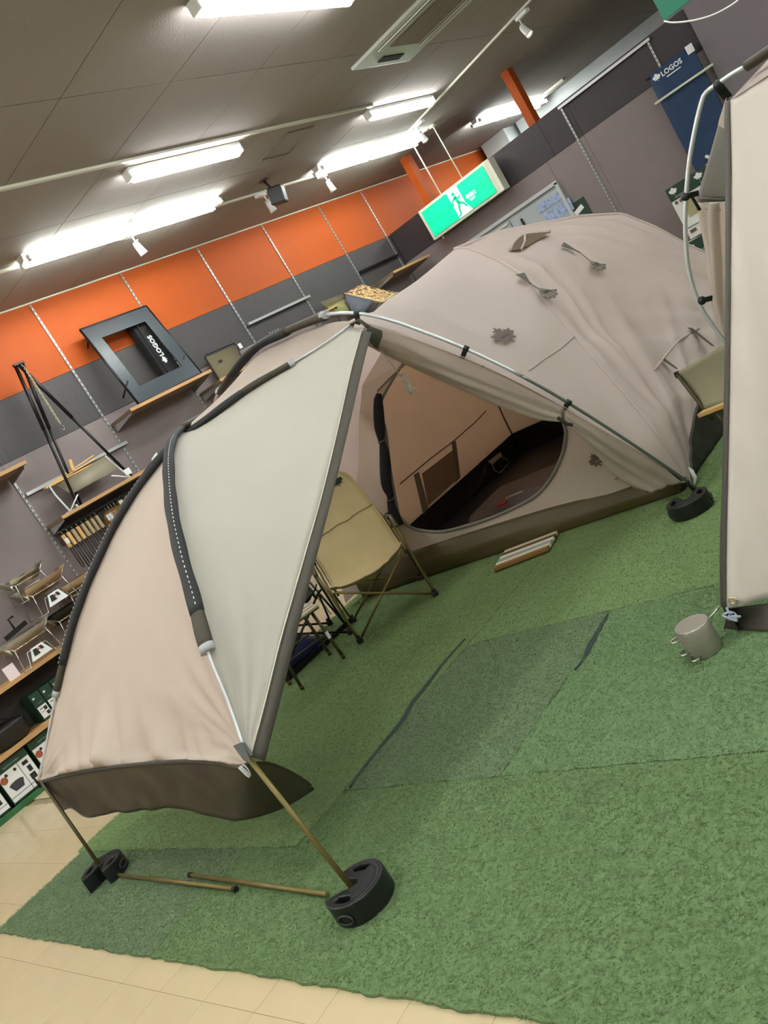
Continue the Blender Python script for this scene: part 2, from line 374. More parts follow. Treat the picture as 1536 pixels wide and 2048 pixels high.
# ------------------------------------------------------------------ ceiling lights
TUBE = M('lit fluorescent tube', (255, 255, 250), 0.5, emit=TUBE_POWER); TUBE.node_tree.nodes['Principled BSDF'].inputs['Emission Color'].default_value = (0.93, 1.0, 0.97, 1)
DIFF = M('lit diffuser', (255, 255, 255), 0.5, emit=TUBE_POWER * 0.5); DIFF.node_tree.nodes['Principled BSDF'].inputs['Emission Color'].default_value = (0.97, 0.98, 1.0, 1)
def twin_light(x, y0, L, label, group='twin tube ceiling lights'):
    t = thing('fluorescent_light', label, 'ceiling light', (x, y0 + L / 2, CEIL - 0.004), 0, group)
    m = MB(); m.add([(-.055, -L / 2, 0), (.055, -L / 2, 0), (.035, -L / 2, -.06), (-.035, -L / 2, -.06), (-.055, L / 2, 0), (.055, L / 2, 0), (.035, L / 2, -.06), (-.035, L / 2, -.06)],
        [(0, 1, 2, 3), (7, 6, 5, 4), (0, 3, 7, 4), (1, 5, 6, 2), (3, 2, 6, 7), (0, 4, 5, 1)]); m.obj('housing', WHITE, t)
    n = 2 if L > 1.6 else 1
    for k in range(n):
        l0 = -L / 2 + k * L / n + .05; l1 = -L / 2 + (k + 1) * L / n - .05
        for sx in (-1, 1):
            m = MB(); m.cyl((sx * .075, l0, -.065), (sx * .075, l1, -.065), .0145, 10); m.obj('tube', TUBE, t)
            for yy in (l0 - .012, l1 + .012):
                m = MB(); m.rbox((sx * .075, yy, -.055), (.04, .026, .05), .004); m.obj('lamp_holder', WHITEP, t)
    return t
def cover_light(x, y0, L, label, group='single ceiling lights'):
    t = thing('covered_light', label, 'ceiling light', (x, y0 + L / 2, CEIL - 0.004), 0, group)
    m = MB(); m.rbox((0, 0, -.015), (.1, L + .02, .03), .003); m.obj('housing', WHITE, t)
    m = MB(); m.tube([(0, -L / 2, -.055), (0, -L / 2 + .03, -.062), (0, L / 2 - .03, -.062), (0, L / 2, -.055)], .045, 14, rs=[.03, .045, .045, .03]); m.obj('diffuser', DIFF, t)
    for yy in (-L / 2 - .012, L / 2 + .012):
        m = MB(); m.rbox((0, yy, -.045), (.085, .02, .08), .006); m.obj('end_cap', WHITEP, t)
    return t
twin_light(-6.34, 4.27, 2.38, 'long twin tube ceiling light above the orange wall, nearest of those along the wall')
twin_light(-6.25, 8.2, 2.3, 'twin tube ceiling light behind the black speaker, before the hanging green sign')
twin_light(-6.2, 11.9, 2.35, 'twin tube ceiling light farthest back, crossed by the orange post')
cover_light(-5.23, 4.78, 1.27, 'single covered ceiling light left of the small ceiling hatch')
cover_light(-5.17, 8.02, 1.27, 'single covered ceiling light near the air conditioner')
cover_light(-3.30, 4.14, 1.5, 'single ceiling light cut off by the top edge of the picture')
twin_light(-3.4, 0.2, 2.3, 'unseen twin tube light over the front of the shop floor', 'overhead lights out of the picture')
for x, y in ((-6.3, .2), (-6.3, -2.6), (-6.3, -5.6), (-1.2, 0.6), (-1.1, 4.4), (1.4, 1.6), (1.4, 5.6), (3.8, 2.5), (3.8, -2.5), (-3.4, -3.2), (-3.4, -6.8), (-0.8, -3.0), (-0.8, -6.8), (1.8, -3.4), (-0.2, 7.6)):
    twin_light(x, y, 2.3, 'unseen twin tube light over the shop floor', 'overhead lights out of the picture')

# tracks and spotlights
def track(a, b, label):
    m = MB(); m.beam(a, b, 0.032, 0.02); o = m.obj('lighting_track', CREAM)
    return tag(o, label, 'track', 'lighting tracks')
zt = CEIL - 0.013
track((-5.06, 2.5, zt), (-5.06, 8.0, zt), 'straight cream lighting track passing the covered ceiling lights')
track((-6.53, 2.5, zt), (-6.5, 8.9, zt), 'cream lighting track beside the long twin light, carrying three spotlights')
track((-3.0, 8.9, zt), (-6.3, 9.95, zt), 'cream lighting track running across the ceiling towards the green sign')
def spot(x, y, ang, tilt, label):
    t = thing('spotlight', label, 'spotlight', (x, y, CEIL - 0.023), ang, 'white track spotlights')
    m = MB(); m.rbox((0, 0, -.02), (.06, .17, .035), .004); m.obj('adapter', WHITEP, t)
    m = MB(); m.cyl((0, .06, -.03), (0, .06, -.09), .008, 8); m.tube([(-.035, .06, -.09), (.035, .06, -.09)], .006, 6); m.obj('arm', WHITEP, t)
    R = Matrix.Rotation(tilt, 3, 'X'); c = Vector((0, .06, -.15))
    m = MB(); m.lathe(c, [(.001, .06), (.022, .06), (.032, .03), (.036, -.03), (.043, -.075), (.040, -.075), (.03, -.05), (.001, -.05)], 16, R); sh = m.obj('lamp_head', WHITEP, t)
    m = MB(); m.lathe(c, [(.001, -.052), (.034, -.056), (.036, -.062), (.001, -.066)], 14, R); m.obj('lens', M('lit spot lens', (255, 250, 235), .4, emit=2.0), sh)
    return t
spot(-6.50, 5.52, 0.2, .25, 'white track spotlight nearest the camera, under the long twin light')
spot(-6.50, 7.45, 0.2, .15, 'white track spotlight just left of the black speaker')
spot(-6.48, 8.55, 0.2, .1, 'white track spotlight just right of the black speaker')
spot(-3.75, 9.17, 1.3, -.4, 'white track spotlight near the top right, above the dark partition')
spot(-5.75, 9.8, 1.3, -.2, 'white track spotlight above the top of the hanging green sign')

# ceiling speaker
sp = thing('ceiling_speaker', 'small black box speaker hanging from a bracket on the ceiling', 'speaker', (-6.21, 7.28, CEIL), 0.5)
m = MB(); m.cyl((0, 0, 0), (0, 0, -.012), .055, 16); m.obj('mounting_plate', M('dark red brown metal', (84, 50, 42), .5), sp)
m = MB(); m.tube([(0, 0, -.01), (.01, 0, -.05), (.03, .0, -.12)], .014, 8); m.obj('bracket', BLACKT, sp)
m = MB(); m.rbox((.05, 0, -.21), (.16, .17, .18), .018, Matrix.Rotation(.25, 3, 'Y')); m.obj('cabinet', BLACK, sp)

# smoke detector beyond and cream ceiling plate
m = MB(); m.lathe((-6.4, 13.0, CEIL), [(.001, 0), (.07, 0), (.07, -.02), (.045, -.045), (.001, -.05)][::-1], 16); tag(m.obj('smoke_detector', CREAM), 'round cream smoke detector on the far ceiling beyond the partition', 'detector')

# ceiling air conditioner
ac = thing('ceiling_air_conditioner', 'long white ceiling cassette air conditioner with dark louvres', 'air conditioner', (-3.35, 7.26, CEIL), 0)
m = MB(); m.rbox((0, 0, -.015), (1.9, .94, .03), .01); m.obj('panel', M('white green tinted panel', (196, 204, 194), .4), ac)
for y, l in ((-.34, 'slot'), (.34, 'slot')):
    m = MB(); m.rbox((.08, y, -.032), (1.55, .07, .012), .003); lv = m.obj('louvre', DARKSLOT, ac)
    m = MB(); m.box((.08, y - .03, -.04), (1.55, .012, .01)); m.box((.08, y + .012, -.04), (1.55, .006, .008)); m.obj('vane', WHITEP, lv)
m = MB(); m.rbox((.1, 0, -.036), (1.5, .46, .014), .004); m.obj('intake_grille', M('dusty grille', (132, 122, 110), .8, bump=.5, bscale=90), ac)
m = MB(); m.rbox((-.83, 0, -.035), (.08, .34, .012), .003); m.obj('display_window', DARKSLOT, ac)

_nt = SIGNG.node_tree; _tc = _nt.nodes.new('ShaderNodeTexCoord'); _sx = _nt.nodes.new('ShaderNodeSeparateXYZ'); _nt.links.new(_tc.outputs['Generated'], _sx.inputs[0])
_mm = _nt.nodes.new('ShaderNodeMath'); _mm.operation = 'MULTIPLY'; _mm.inputs[1].default_value = 12.566; _nt.links.new(_sx.outputs[2], _mm.inputs[0])
_cs = _nt.nodes.new('ShaderNodeMath'); _cs.operation = 'COSINE'; _nt.links.new(_mm.outputs[0], _cs.inputs[0])
_mr = _nt.nodes.new('ShaderNodeMapRange'); _mr.inputs[1].default_value = 1; _mr.inputs[2].default_value = -1; _mr.inputs[3].default_value = .16; _mr.inputs[4].default_value = .34; _nt.links.new(_cs.outputs[0], _mr.inputs[0]); _nt.links.new(_mr.outputs[0], _nt.nodes['Principled BSDF'].inputs['Emission Strength'])
# hanging exit sign
SY = 10.42
q = {n: on_y(u, v, SY) for n, (u, v) in dict(tl=(836, 424), bl=(869, 484), tr=(968, 322), br=(1001, 382)).items()}
sx0 = (q['tl'].x + q['bl'].x) / 2; sx1 = (q['tr'].x + q['br'].x) / 2; sz0 = (q['bl'].z + q['br'].z) / 2; sz1 = (q['tl'].z + q['tr'].z) / 2
sg = thing('exit_sign', 'large lit green and white emergency exit sign hanging on two rods', 'sign', ((sx0 + sx1) / 2, SY, sz0))
sw, sh_ = sx1 - sx0, sz1 - sz0
m = MB(); m.rbox((0, .06, sh_ / 2), (sw, .12, sh_), .008); m.obj('case', CREAM, sg)
m = MB(); m.box((0, -.006, sh_ / 2), (sw - .1, .012, sh_ - .07)); fc = m.obj('face', SIGNG, sg)
m = MB(); m.box((sw / 2 + .03, .08, sh_ / 2), (.06, .16, sh_ * .99)); m.obj('side_cover', CREAM, sg)
m = MB()
for rx_, top in ((-.72 + .27 - .02, 0), (-.08, 0)): pass
for px_, py_ in ((880, 385), (922, 352)):
    a = on_y(px_, py_, SY + .05); m.cyl((a.x - sg.location.x, .05, sh_), (a.x - sg.location.x, .05, CEIL - sz0), .009, 8); m.cyl((a.x - sg.location.x, .05, CEIL - sz0 - .03), (a.x - sg.location.x, .05, CEIL - sz0), .05, 14)
m.obj('hanging_rod', CREAM, sg)
m = MB(); m.cyl((-sw / 2 + .12, .05, 0), (-sw / 2 + .12, .05, -.05), .008, 8); m.obj('test_cord', CREAM, sg)
FM = Matrix(((1, 0, 0, 0), (0, 0, 1, -.0135), (0, 1, 0, sh_ / 2), (0, 0, 0, 1)))   # x along, y up, z toward... front
h = sh_ - .07
def F2(pts): return [(x * h, y * h) for x, y in pts]
m = shape2d([F2([(-.22, -.5), (-.22, .5), (.28, .5), (.28, -.15), (.42, -.5)])], .002, FM); m.obj('doorway_print', SIGNW, fc)
man = []
def limb(a, b, r):
    a = Vector((a[0], a[1])); b = Vector((b[0], b[1])); d = (b - a).normalized(); n = Vector((-d.y, d.x)) * r
    return [tuple(a + n), tuple(a - n), tuple(b - n), tuple(b + n)]
FM2 = FM.copy(); FM2[1][3] = -.0155
m = MB()
for lp in ([(.0 + .075 * math.cos(t * math.pi / 8), .33 + .075 * math.sin(t * math.pi / 8)) for t in range(16)], limb((.0, .24), (.05, -.05), .065), limb((.0, .2), (-.17, .12), .03), limb((-.17, .13), (-.2, -.02), .028),
           limb((.02, .2), (.17, .1), .028), limb((.17, .12), (.23, .2), .028), limb((.05, -.04), (-.04, -.2), .045), limb((-.04, -.19), (-.08, -.4), .035), limb((.06, -.02), (.2, -.12), .042), limb((.2, -.1), (.3, -.3), .035), limb((-.08, -.4), (-.2, -.43), .03)):
    merge(m, shape2d([F2(lp)], .002, FM2))
m.obj('running_figure', SIGNF, fc)
TM = Matrix(((1, 0, 0, .62 * h), (0, 0, 1, -.0135), (0, 1, 0, sh_ / 2 - .02), (0, 0, 0, 1)))
m = text_mb('非常口', .15 * h, TM, .001, bold=.002); m.obj('lettering', SIGNW, fc)
TM2 = TM.copy(); TM2[2][3] -= .14 * h
m = text_mb('EXIT', .12 * h, TM2, .001); m.obj('lettering', SIGNW, fc)

# green banner on wire, top right
m = MB(); a = on_y(1328, 42, 6); m.rbox((a.x + .45, 6, a.z + .26), (.9, .012, .52), .002); bn = m.obj('hanging_banner', BANNER); tag(bn, 'green hanging banner cut off by the top right corner', 'banner')
cpts = [on_y(u, v, 5.985) for u, v in ((1328, 42), (1345, 45), (1380, 42), (1420, 32), (1455, 15), (1480, -3), (1500, -25))]
m = MB(); m.tube(crom(cpts, 24), .005, 6); m.obj('wire_loop', WHITEP, bn)

# ------------------------------------------------------------------ slotted wall rails
def rail(x, y, z0, z1, axis, label, grp='slotted wall rails'):
    t = thing('slotted_rail', label, 'wall rail', (x, y, z0), 0 if axis == 'y' else -math.pi / 2, grp)
    m = MB(); m.box((.007, 0, (z1 - z0) / 2), (.014, .021, z1 - z0)); m.obj('channel', STEEL, t)
    m = MB(); z = .03
    while z < z1 - z0 - .02: m.box((.0145, 0, z), (.002, .008, .026)); z += .05
    so = m.obj('slots', DARKSLOT, t); so['kind'] = 'stuff'
    return t
for i, y in enumerate((3.75, 4.92, 6.08, 7.24, 8.41, 9.59, 10.6)):
    nm = ['beside the wooden table shelf', 'left of the black tripod table', 'passing behind the black framed table', 'left of the level steel bar', 'right of the level steel bar', 'above the camouflage chair', 'nearest the dark partition'][i]
    rail(WX, y, 0.9, (2.3 if i == 0 else CEIL - .03), 'y', 'slotted steel wall rail ' + nm)
rail(-4.48, PY, 1.2, 2.98, 'x', 'slotted steel rail on the partition above the tent, left of the two', 'partition rails')
rail(-3.28, PY, 2.55, 2.98, 'x', 'short slotted steel rail at the corner of the blue mattress', 'partition rails')
def bar(a, b, w, h, mt, name, label, cat='bar', group=None):
    m = MB(); m.beam(a, b, w, h); return tag(m.obj(name, mt), label, cat, group)
bar((-4.5, PY - .035, 2.99), (-3.24, PY - .035, 2.99), .03, .03, STEEL, 'cross_bar', 'bright steel cross bar along the top of the dark partition')
bar((WX + .035, 7.28, 2.71), (WX + .035, 8.47, 2.71), .03, .03, STEEL, 'cross_bar', 'level steel cross bar on the grey band left of the camouflage chair')
bar((WX + .035, 3.77, 2.155), (WX + .035, 4.97, 2.155), .03, .03, STEEL, 'cross_bar', 'level steel cross bar behind the tripod legs')
bar((WX + .035, 9.62, 2.72), (WX + .035, 10.6, 2.72), .03, .03, BLACKT, 'cross_bar', 'dark cross bar on the grey band near the partition')

# ------------------------------------------------------------------ shelves on the left wall
def shelf(y0, y1, z, depth, label, name='wall_shelf', th=.03, x0=WX + .018):
    t = thing(name, label, 'shelf', (x0, (y0 + y1) / 2, z - th), 0, 'wooden wall shelves')
    m = MB(); m.rbox((depth / 2, 0, th / 2), (depth, y1 - y0, th), .002); m.obj('board', WOODU, t)
    m = MB(); m.box((depth + .003, 0, th / 2), (.006, y1 - y0, th + .001)); m.obj('edging', WOODS, t)
    for yy in (y0 + .02 - (y0 + y1) / 2, y1 - .02 - (y0 + y1) / 2):
        m = MB(); m.add([(0, yy - .003, 0), (0, yy + .003, 0), (depth * .9, yy - .003, 0), (depth * .9, yy + .003, 0), (0, yy - .003, -.07), (0, yy + .003, -.07), (depth * .9, yy - .003, -.02), (depth * .9, yy + .003, -.02)],
                        [(0, 2, 6, 4), (1, 5, 7, 3), (0, 1, 3, 2), (4, 6, 7, 5), (2, 3, 7, 6), (0, 4, 5, 1)]); m.obj('bracket', STEEL, t)
    return t
shelf(4.94, 6.07, 2.385, .42, 'wooden wall shelf holding the black framed table')
shelf(2.6, 3.74, 2.385, .42, 'wooden wall shelf cut off by the left edge of the picture')
shelf(3.76, 4.91, 1.82, .35, 'wooden wall shelf carrying the tripod and folding table, tools hanging below')
shelf(4.93, 6.07, 1.82, .35, 'wooden wall shelf continuing behind the tent canopy')
shelf(9.62, 10.55, 2.47, .5, 'dark bottomed wall shelf next to the dark partition')
shelf(8.44, 9.58, 2.03, .42, 'wall shelf under the camouflage chair')
shelf(6.1, 7.22, 2.25, .42, 'wall shelf under the olive stool behind the tent pole')
# gondola below
for z, lab in ((0.87, 'long wooden shelf below the fire pits'), (0.43, 'long wooden shelf with the green cartons and black pot')):
    t = thing('gondola_shelf', lab, 'shelf', (WX + .02, 3.2, z - .035), 0, 'long lower shelves')
    m = MB(); m.rbox((.165, 0, .0175), (.33, 4.4, .035), .002); m.obj('board', WOOD, t)
    m = MB(); m.box((.333, 0, .0175), (.006, 4.4, .036)); m.obj('edging', WOODS, t)
m = MB(); m.box((WX + .012, 3.2, .435), (.02, 4.4, .8)); tag(m.obj('backing_board', DARKM), 'dark backing board behind the lower shelves', 'backing board')
m = MB(); m.rbox((-7.262, 3.2, .0225), (.03, 4.4, .045), .002); tag(m.obj('kick_board', GREENK), 'green kick board along the floor under the cooker cartons', 'kick board')

def carton(name, loc, size, label, group, rotz=0.0, face='x', art=0):
    """dark green carton with white printed front; front faces +x"""
    t = thing(name, label, 'carton', loc, rotz, group); sx, sy, sz = size
    m = MB(); m.rbox((-sx / 2, 0, sz / 2), (sx, sy, sz), .002); m.obj('box', GREENB if art != 3 else M('brown carton', (168, 146, 100), .7), t)
    if art == 1:       # large cooker carton
        m = MB(); m.box((.001, 0, sz * .42), (.002, sy * .96, sz * .74)); pn = m.obj('printed_panel', PAPER, t)
        m = MB(); m.box((.0025, sy * .12, sz * .42), (.001, .004, sz * .74)); m.box((.0025, 0, sz * .16), (.001, sy * .96, .004)); m.obj('print_lines', PRINTD, pn)
        m = MB()       # picture of a cooking pot with lid, dark
        m.add([(.003, -sy * .36, sz * .42), (.003, -sy * .28, sz * .25), (.003, -sy * .02, sz * .25), (.003, sy * .06, sz * .42)], [(0, 1, 2, 3)])
        merge(m, shape2d([[(math.cos(t_ * math.pi / 10) * sy * .21, math.sin(t_ * math.pi / 10) * sz * .055) for t_ in range(20)]], .001, frame((.003, -sy * .15, sz * .42), (0, 1, 0), (0, 0, 1))))
        m.obj('pot_picture', M('dark iron print', (62, 62, 66), .7), pn)
        m = shape2d([[(math.cos(t_ * math.pi / 10) * .03, math.sin(t_ * math.pi / 10) * .03) for t_ in range(20)]], .001, frame((.003, -sy * .38, sz * .62), (0, 1, 0), (0, 0, 1))); m.obj('round_picture', M('food print', (168, 84, 54), .7, var=.4, vscale=60), pn)
        m = MB()
        for dy in (-.08, .0): merge(m, shape2d([[(math.cos(t_ * math.pi / 8) * .013, math.sin(t_ * math.pi / 8) * .013) for t_ in range(16)]], .001, frame((.003, dy, sz * .7), (0, 1, 0), (0, 0, 1))))
        m.box((.003, sy * .3, sz * .68), (.001, .05, .03)); m.box((.003, sy * .33, sz * .5), (.001, .035, .05)); m.box((.003, sy * .3, sz * .3), (.001, .05, .05)); m.obj('small_pictures', PRINTD, pn)
        m = text_mb('DUTCH OVEN', .022, frame((.003, 0, sz * .87), (0, 1, 0), (0, 0, 1)), .0005); m.obj('title_lettering', M('pale green print', (150, 170, 150), .7), t)
    else:
        m = leaf(sy * .16, frame((.003, -sy * .25, sz * .82), (0, 1, 0), (0, 0, 1)), .001, False); m.obj('leaf_print', PAPER, t)
        m = MB(); m.box((.001, 0, sz * .3), (.002, sy * .86, sz * .42)); pn = m.obj('printed_panel', PAPER, t)
        m = MB(); m.box((.003, sy * .2, sz * .38), (.001, sy * .3, sz * .13)); m.box((.003, sy * .22, sz * .2), (.001, sy * .3, sz * .12)); m.obj('small_pictures', PRINTD, pn)
        m = MB(); m.box((.003, -sy * .15, sz * .42), (.001, sy * .3, sz * .04)); m.box((.003, -sy * .15, sz * .3), (.001, sy * .3, sz * .02)); m.box((.003, sy * .05, sz * .62), (.001, sy * .5, sz * .02)); m.obj('print_lines', GREYP, pn)
    return t
for i, y in enumerate((2.95, 2.27, 2.60)):
    carton('cooker_carton', (-7.28 + .0, y - .02, .05), (.28, .30, .33), ['cooker carton behind the canopy corner', 'large carton printed with a black cooking pot, on the floor row', 'third cooker carton hidden by the canopy'][i], 'cooker cartons on the floor', art=1)
carton('cooker_carton', (-7.28, 1.92, .05), (.28, .30, .33), 'large white fronted carton cut off at the left edge on the floor row', 'cooker cartons on the floor', art=1)
for i in range(6):
    lab = ['nearest the black pot', 'second right of the black pot', 'third right of the black pot', 'fourth right of the black pot', 'fifth, behind the sleeve', 'last, behind the canopy'][i]
    carton('green_carton', (-7.33, 2.72 + i * .105, .43), (.2, .095, .25), 'slim dark green carton on the lower shelf, ' + lab, 'slim green cartons on the lower shelf')
# black oval pot
pot = thing('oval_pot', 'black oval cast iron pot at the left edge of the lower shelf', 'pot', (-7.38, 2.4, .43), 1.57)
m = MB(); m.lathe((0, 0, 0), [(.001, .0), (.12, .0), (.16, .03), (.175, .14), (.18, .15), (.16, .165), (.08, .19), (.001, .2)], 28)
for v in m.v: v.y *= .62
m.obj('body', BLACK, pot)
m = MB(); m.tube(crom([(-.05, 0, .19), (-.04, 0, .22), (.04, 0, .22), (.05, 0, .19)], 10), .007, 6); m.obj('lid_handle', BLACKT, pot)
m = MB(); m.box((0, 0, 0), (.02, .08, .1)); bx = m.obj('price_card', M('yellow price card', (214, 196, 120), .7)); bx.location = (-7.27, 2.2, .62); tag(bx, 'small yellow printed card at the far left of the lower shelf', 'card')

# ------------------------------------------------------------------ fire pits (folding stands of bent rod with steel sheets)
def fire_pit(loc, rotz, label, tone, sc=1.0, paper=True):
    t = thing('fire_pit', label, 'fire pit', loc, rotz, 'folding steel fire pits on the wall')
    s = sc
    def q(pts): return [Vector(p) * s for p in pts]
    for sx in (-1, 1):
        m = MB(); m.tube(q([(sx * .19, -.14, .0), (sx * .16, -.13, .19), (sx * .19, -.06, .24), (sx * .19, .06, .24), (sx * .16, .13, .19), (sx * .19, .14, 0)]), .0045 * s, 6); m.tube(q([(sx * .19, -.14, 0), (sx * .19, .14, 0)]), .0045 * s, 6); m.obj('side_frame', STAINL, t)
    m = MB(); m.tube(q([(-.19, -.14, .0), (-.13, -.14, .0), (-.09, -.14, .12), (.09, -.14, .12), (.13, -.14, .0), (.19, -.14, .0)]), .0045 * s, 6); m.tube(q([(-.16, -.13, .19), (.16, -.13, .19)]), .004 * s, 6); m.obj('front_rod', STAINL, t)
    m = MB(); m.grid([q([(-.2, -.15, .27), (.2, -.15, .27)]), q([(-.15, -.02, .16), (.15, -.02, .16)])], .002); m.obj('front_plate', tone, t)
    m = MB(); m.grid([q([(-.2, .15, .27), (.2, .15, .27)]), q([(-.15, .02, .16), (.15, .02, .16)])], .002); m.obj('rear_plate', tone, t)
    for sx in (-1, 1):
        m = MB(); m.grid([q([(sx * .25, -.11, .29), (sx * .25, .11, .29)]), q([(sx * .16, -.03, .17), (sx * .16, .03, .17)])], .002); m.obj('end_plate', STAIN if sx < 0 else tone, t)
    if paper:
        m = MB(); m.add(q([(-.1, -.15, .03), (.1, -.15, .03), (.055, -.147, .13), (-.055, -.147, .13)]), [(0, 1, 2, 3)]); pp = m.obj('paper_label', PAPER, t)
        m = MB(); m.add(q([(-.06, -.152, .06), (.0, -.152, .06), (-.01, -.149, .115), (-.045, -.149, .115)]), [(0, 1, 2, 3)]); m.add(q([(.02, -.152, .08), (.05, -.152, .08), (.04, -.149, .115), (.01, -.149, .115)]), [(0, 1, 2, 3)]); m.obj('label_picture', PRINTD, pp)
        m = MB(); m.add(q([(-.012, -.153, .09), (.012, -.153, .09), (.0, -.151, .115)]), [(0, 1, 2)]); m.obj('label_mark', REDP, pp)
    return t
FP = math.pi / 2
fire_pit((-7.36, 3.30, 1.17), FP, 'tan sheeted steel fire pit, uppermost of the stack under the hanging irons', STAINT, .98)
fire_pit((-7.36, 3.58, 1.02), FP, 'steel fire pit half hidden by the black canopy sleeve, below the irons', STAINT, .98)
fire_pit((-7.38, 3.22, 1.45 - .1), FP, 'flat steel grill stand topmost left, above the tan fire pit', STAINL, .8, False)
fire_pit((-7.36, 2.92, .87), FP, 'dark fronted steel fire pit on the wooden shelf with a white paper label', STAIN, 1.0)
fire_pit((-7.40, 3.38, .87), FP, 'black steel fire pit beside the canopy sleeve on the wooden shelf', BLACKT, .95, False)
hk = thing('pot_hanger', 'black hooked grill hanger left of the fire pits', 'hanger', (-7.45, 2.95, 1.14), FP)
m = MB(); m.box((0, 0, .045), (.22, .03, .04), Matrix.Rotation(-.12, 3, 'Y')); m.obj('arm', BLACKT, hk)
m = MB(); m.tube([(0, 0, .06), (.0, 0, .16), (.05, 0, .16)], .009, 6); m.obj('hook', BLACKT, hk)
gr = thing('grill_grate', 'rounded wire grate hanging at the left edge of the wall', 'grate', (-7.56, 2.62, 1.32), FP)
m = MB(); m.tube([(-.15, 0, -.12), (.15, 0, -.12), (.15, 0, .12), (-.15, 0, .12), (-.15, 0, -.12)], .005, 6); m.obj('frame', STAINL, gr)
m = MB()
for i in range(13): x = -.132 + i * .022; m.tube([(x, 0, -.12), (x, 0, .12)], .0022, 5)
m.obj('wires', STAINL, gr)
pc = MB(); pc.box((-7.28, 2.66, .93), (.003, .1, .12)); tag(pc.obj('notice_card', M('pink edged card', (236, 220, 224), .7)), 'white notice card at the left edge standing on the wooden shelf', 'card')

# ------------------------------------------------------------------ hanging irons and pans under the shelf
tbm = MB(); tbm.box((WX + .05, 4.33, 1.69), (.02, 1.1, .19)); tag(tbm.obj('tool_board', DARKM), 'dark backing strip behind the hanging cooking irons', 'board')
hb = MB(); hb.box((WX + .13, 4.34, 1.72), (.02, 1.12, .02)); tag(hb.obj('hook_rail', BLACKT), 'black hook rail under the wooden shelf', 'rail')
def iron(y, wood, L, label, tg=None):
    t = thing('camp_iron', label, 'cooking iron', (-7.36, y, 1.71), 0, 'wood handled irons hanging under the shelf')
    m = MB(); m.tube(crom([(-.08, 0, .01), (0, 0, .0), (.012, 0, -.02), (0, 0, -.035)], 8), .003, 5); m.obj('hook', STAINL, t)
    m = MB(); m.rbox((0, 0, -.1), (.026, .03, .13), .005); m.obj('handle', wood, t)
    m = MB()
    for dy in (-.012, .012): m.tube([(0, dy, -.16), (0, dy, -.16 - L)], .0055, 6)
    m.tube(crom([(0, -.012, -.16 - L), (0, 0, -.18 - L), (0, .012, -.16 - L)], 6), .004, 6); m.obj('rods', BLACKT, t)
    if tg: m = MB(); m.box((.016, 0, tg), (.002, .035, .05)); m.obj('tag', PAPER, t)
    return t
hs = [BRIGHTW, BRIGHTW, DULLW, BRIGHTW, DULLW, DULLW, DULLW, DULLW]
for i in range(8):
    iron(3.74 + i * .054, hs[i], .2 + (i % 3) * .03, 'wood handled cooking iron hanging under the shelf, ' + ['leftmost with bright handle', 'second from the left, bright handle', 'third from the left, dull handle', 'fourth from the left, bright handle', 'fifth from the left, dull handle', 'sixth from the left, dull handle', 'seventh from the left', 'rightmost, next to the round boards'][i], {0: -.1, 5: -.36, 6: -.34, 7: -.33}.get(i))
for i in range(4):
    t = thing('hanging_board', 'brown rounded wooden board with white tag, ' + ['front', 'second', 'third', 'rear'][i] + ' of those hanging beside the irons', 'cutting board', (-7.36, 4.24 + i * .035, 1.70), 0, 'rounded boards under the shelf')
    m = shape2d([[(.085 * math.cos(a_ * math.pi / 12) * 1.0, -.19 + .15 * math.sin(a_ * math.pi / 12)) for a_ in range(24)]], .012, frame((0, 0, 0), (.9, .45, 0), (0, 0, 1))); m.obj('board', M('brown bamboo', (150, 112, 52), .5, var=.06), t)
    m = MB(); m.box((.03, -.03, -.1), (.004, .06, .06), Matrix.Rotation(.4, 3, 'Z')); m.obj('tag', PAPER, t)
    m = MB(); m.tube([(0, 0, .01), (0, 0, -.05)], .003, 5); m.obj('hook', STAINL, t)
for i in range(3):
    t = thing('packed_item', 'green and amber hanging pack near the sleeve, ' + ['first', 'second', 'third'][i] + ' from the left', 'hanging pack', (-7.44, 4.46 + i * .08, 1.715), 0, 'green packs under the shelf')
    m = MB(); m.rbox((0, 0, -.08), (.03, .05, .12), .006); m.obj('pack', M('amber plastic', (150, 110, 20), .4) if i < 2 else GREENB, t)
    m = MB(); m.box((.018, 0, -.05), (.004, .045, .04)); m.obj('card', PAPER, t)
    m = MB(); m.tube([(-.03, -.03, 0), (.02, .0, -.015), (.0, .03, .01)], .004, 5); m.obj('green_hook', M('green cord', (40, 110, 80), .6), t)

# folding wooden topped table on the shelf
ft = thing('folding_side_table', 'small folded table with wooden slats and white frame behind the tripod', 'folding table', (-7.4, 4.25, 1.82), FP)
m = MB()
m.grid([[(-.24, -.1, .13), (.32, -.1, .13)], [(-.26, .02, .28), (.32, .0, .30)]], .004); m.obj('steel_sheet', M('khaki enamel sheet', (138, 130, 108), .5), ft)
for i in range(3):
    m = MB(); m.rbox((.0 - .05, .02 + i * .02, .29 + i * .02), (.62, .03, .012), .002, Matrix.Rotation(-.05 * i, 3, 'Y')); m.obj('slat', BRIGHTW, ft)
m = MB(); m.rbox((-.02, .01, .37), (.03, .02, .11), .002, Matrix.Rotation(.3, 3, 'Y')); m.obj('slat', BRIGHTW, ft)
for sx in (-1, 1):
    m = MB(); m.tube([(sx * .36, -.12, 0), (sx * .34, -.02, .2), (sx * .33, 0, .3)], .009, 6); m.tube([(sx * .36, .1, 0), (sx * .36, -.12, .0)], .009, 6); m.tube([(sx * .2, -.11, .1), (sx * .36, -.12, 0)], .007, 6); m.obj('leg', WHITE, ft)
m = MB(); m.box((.36, -.13, .06), (.07, .004, .06)); m.obj('tag', PAPER, ft)
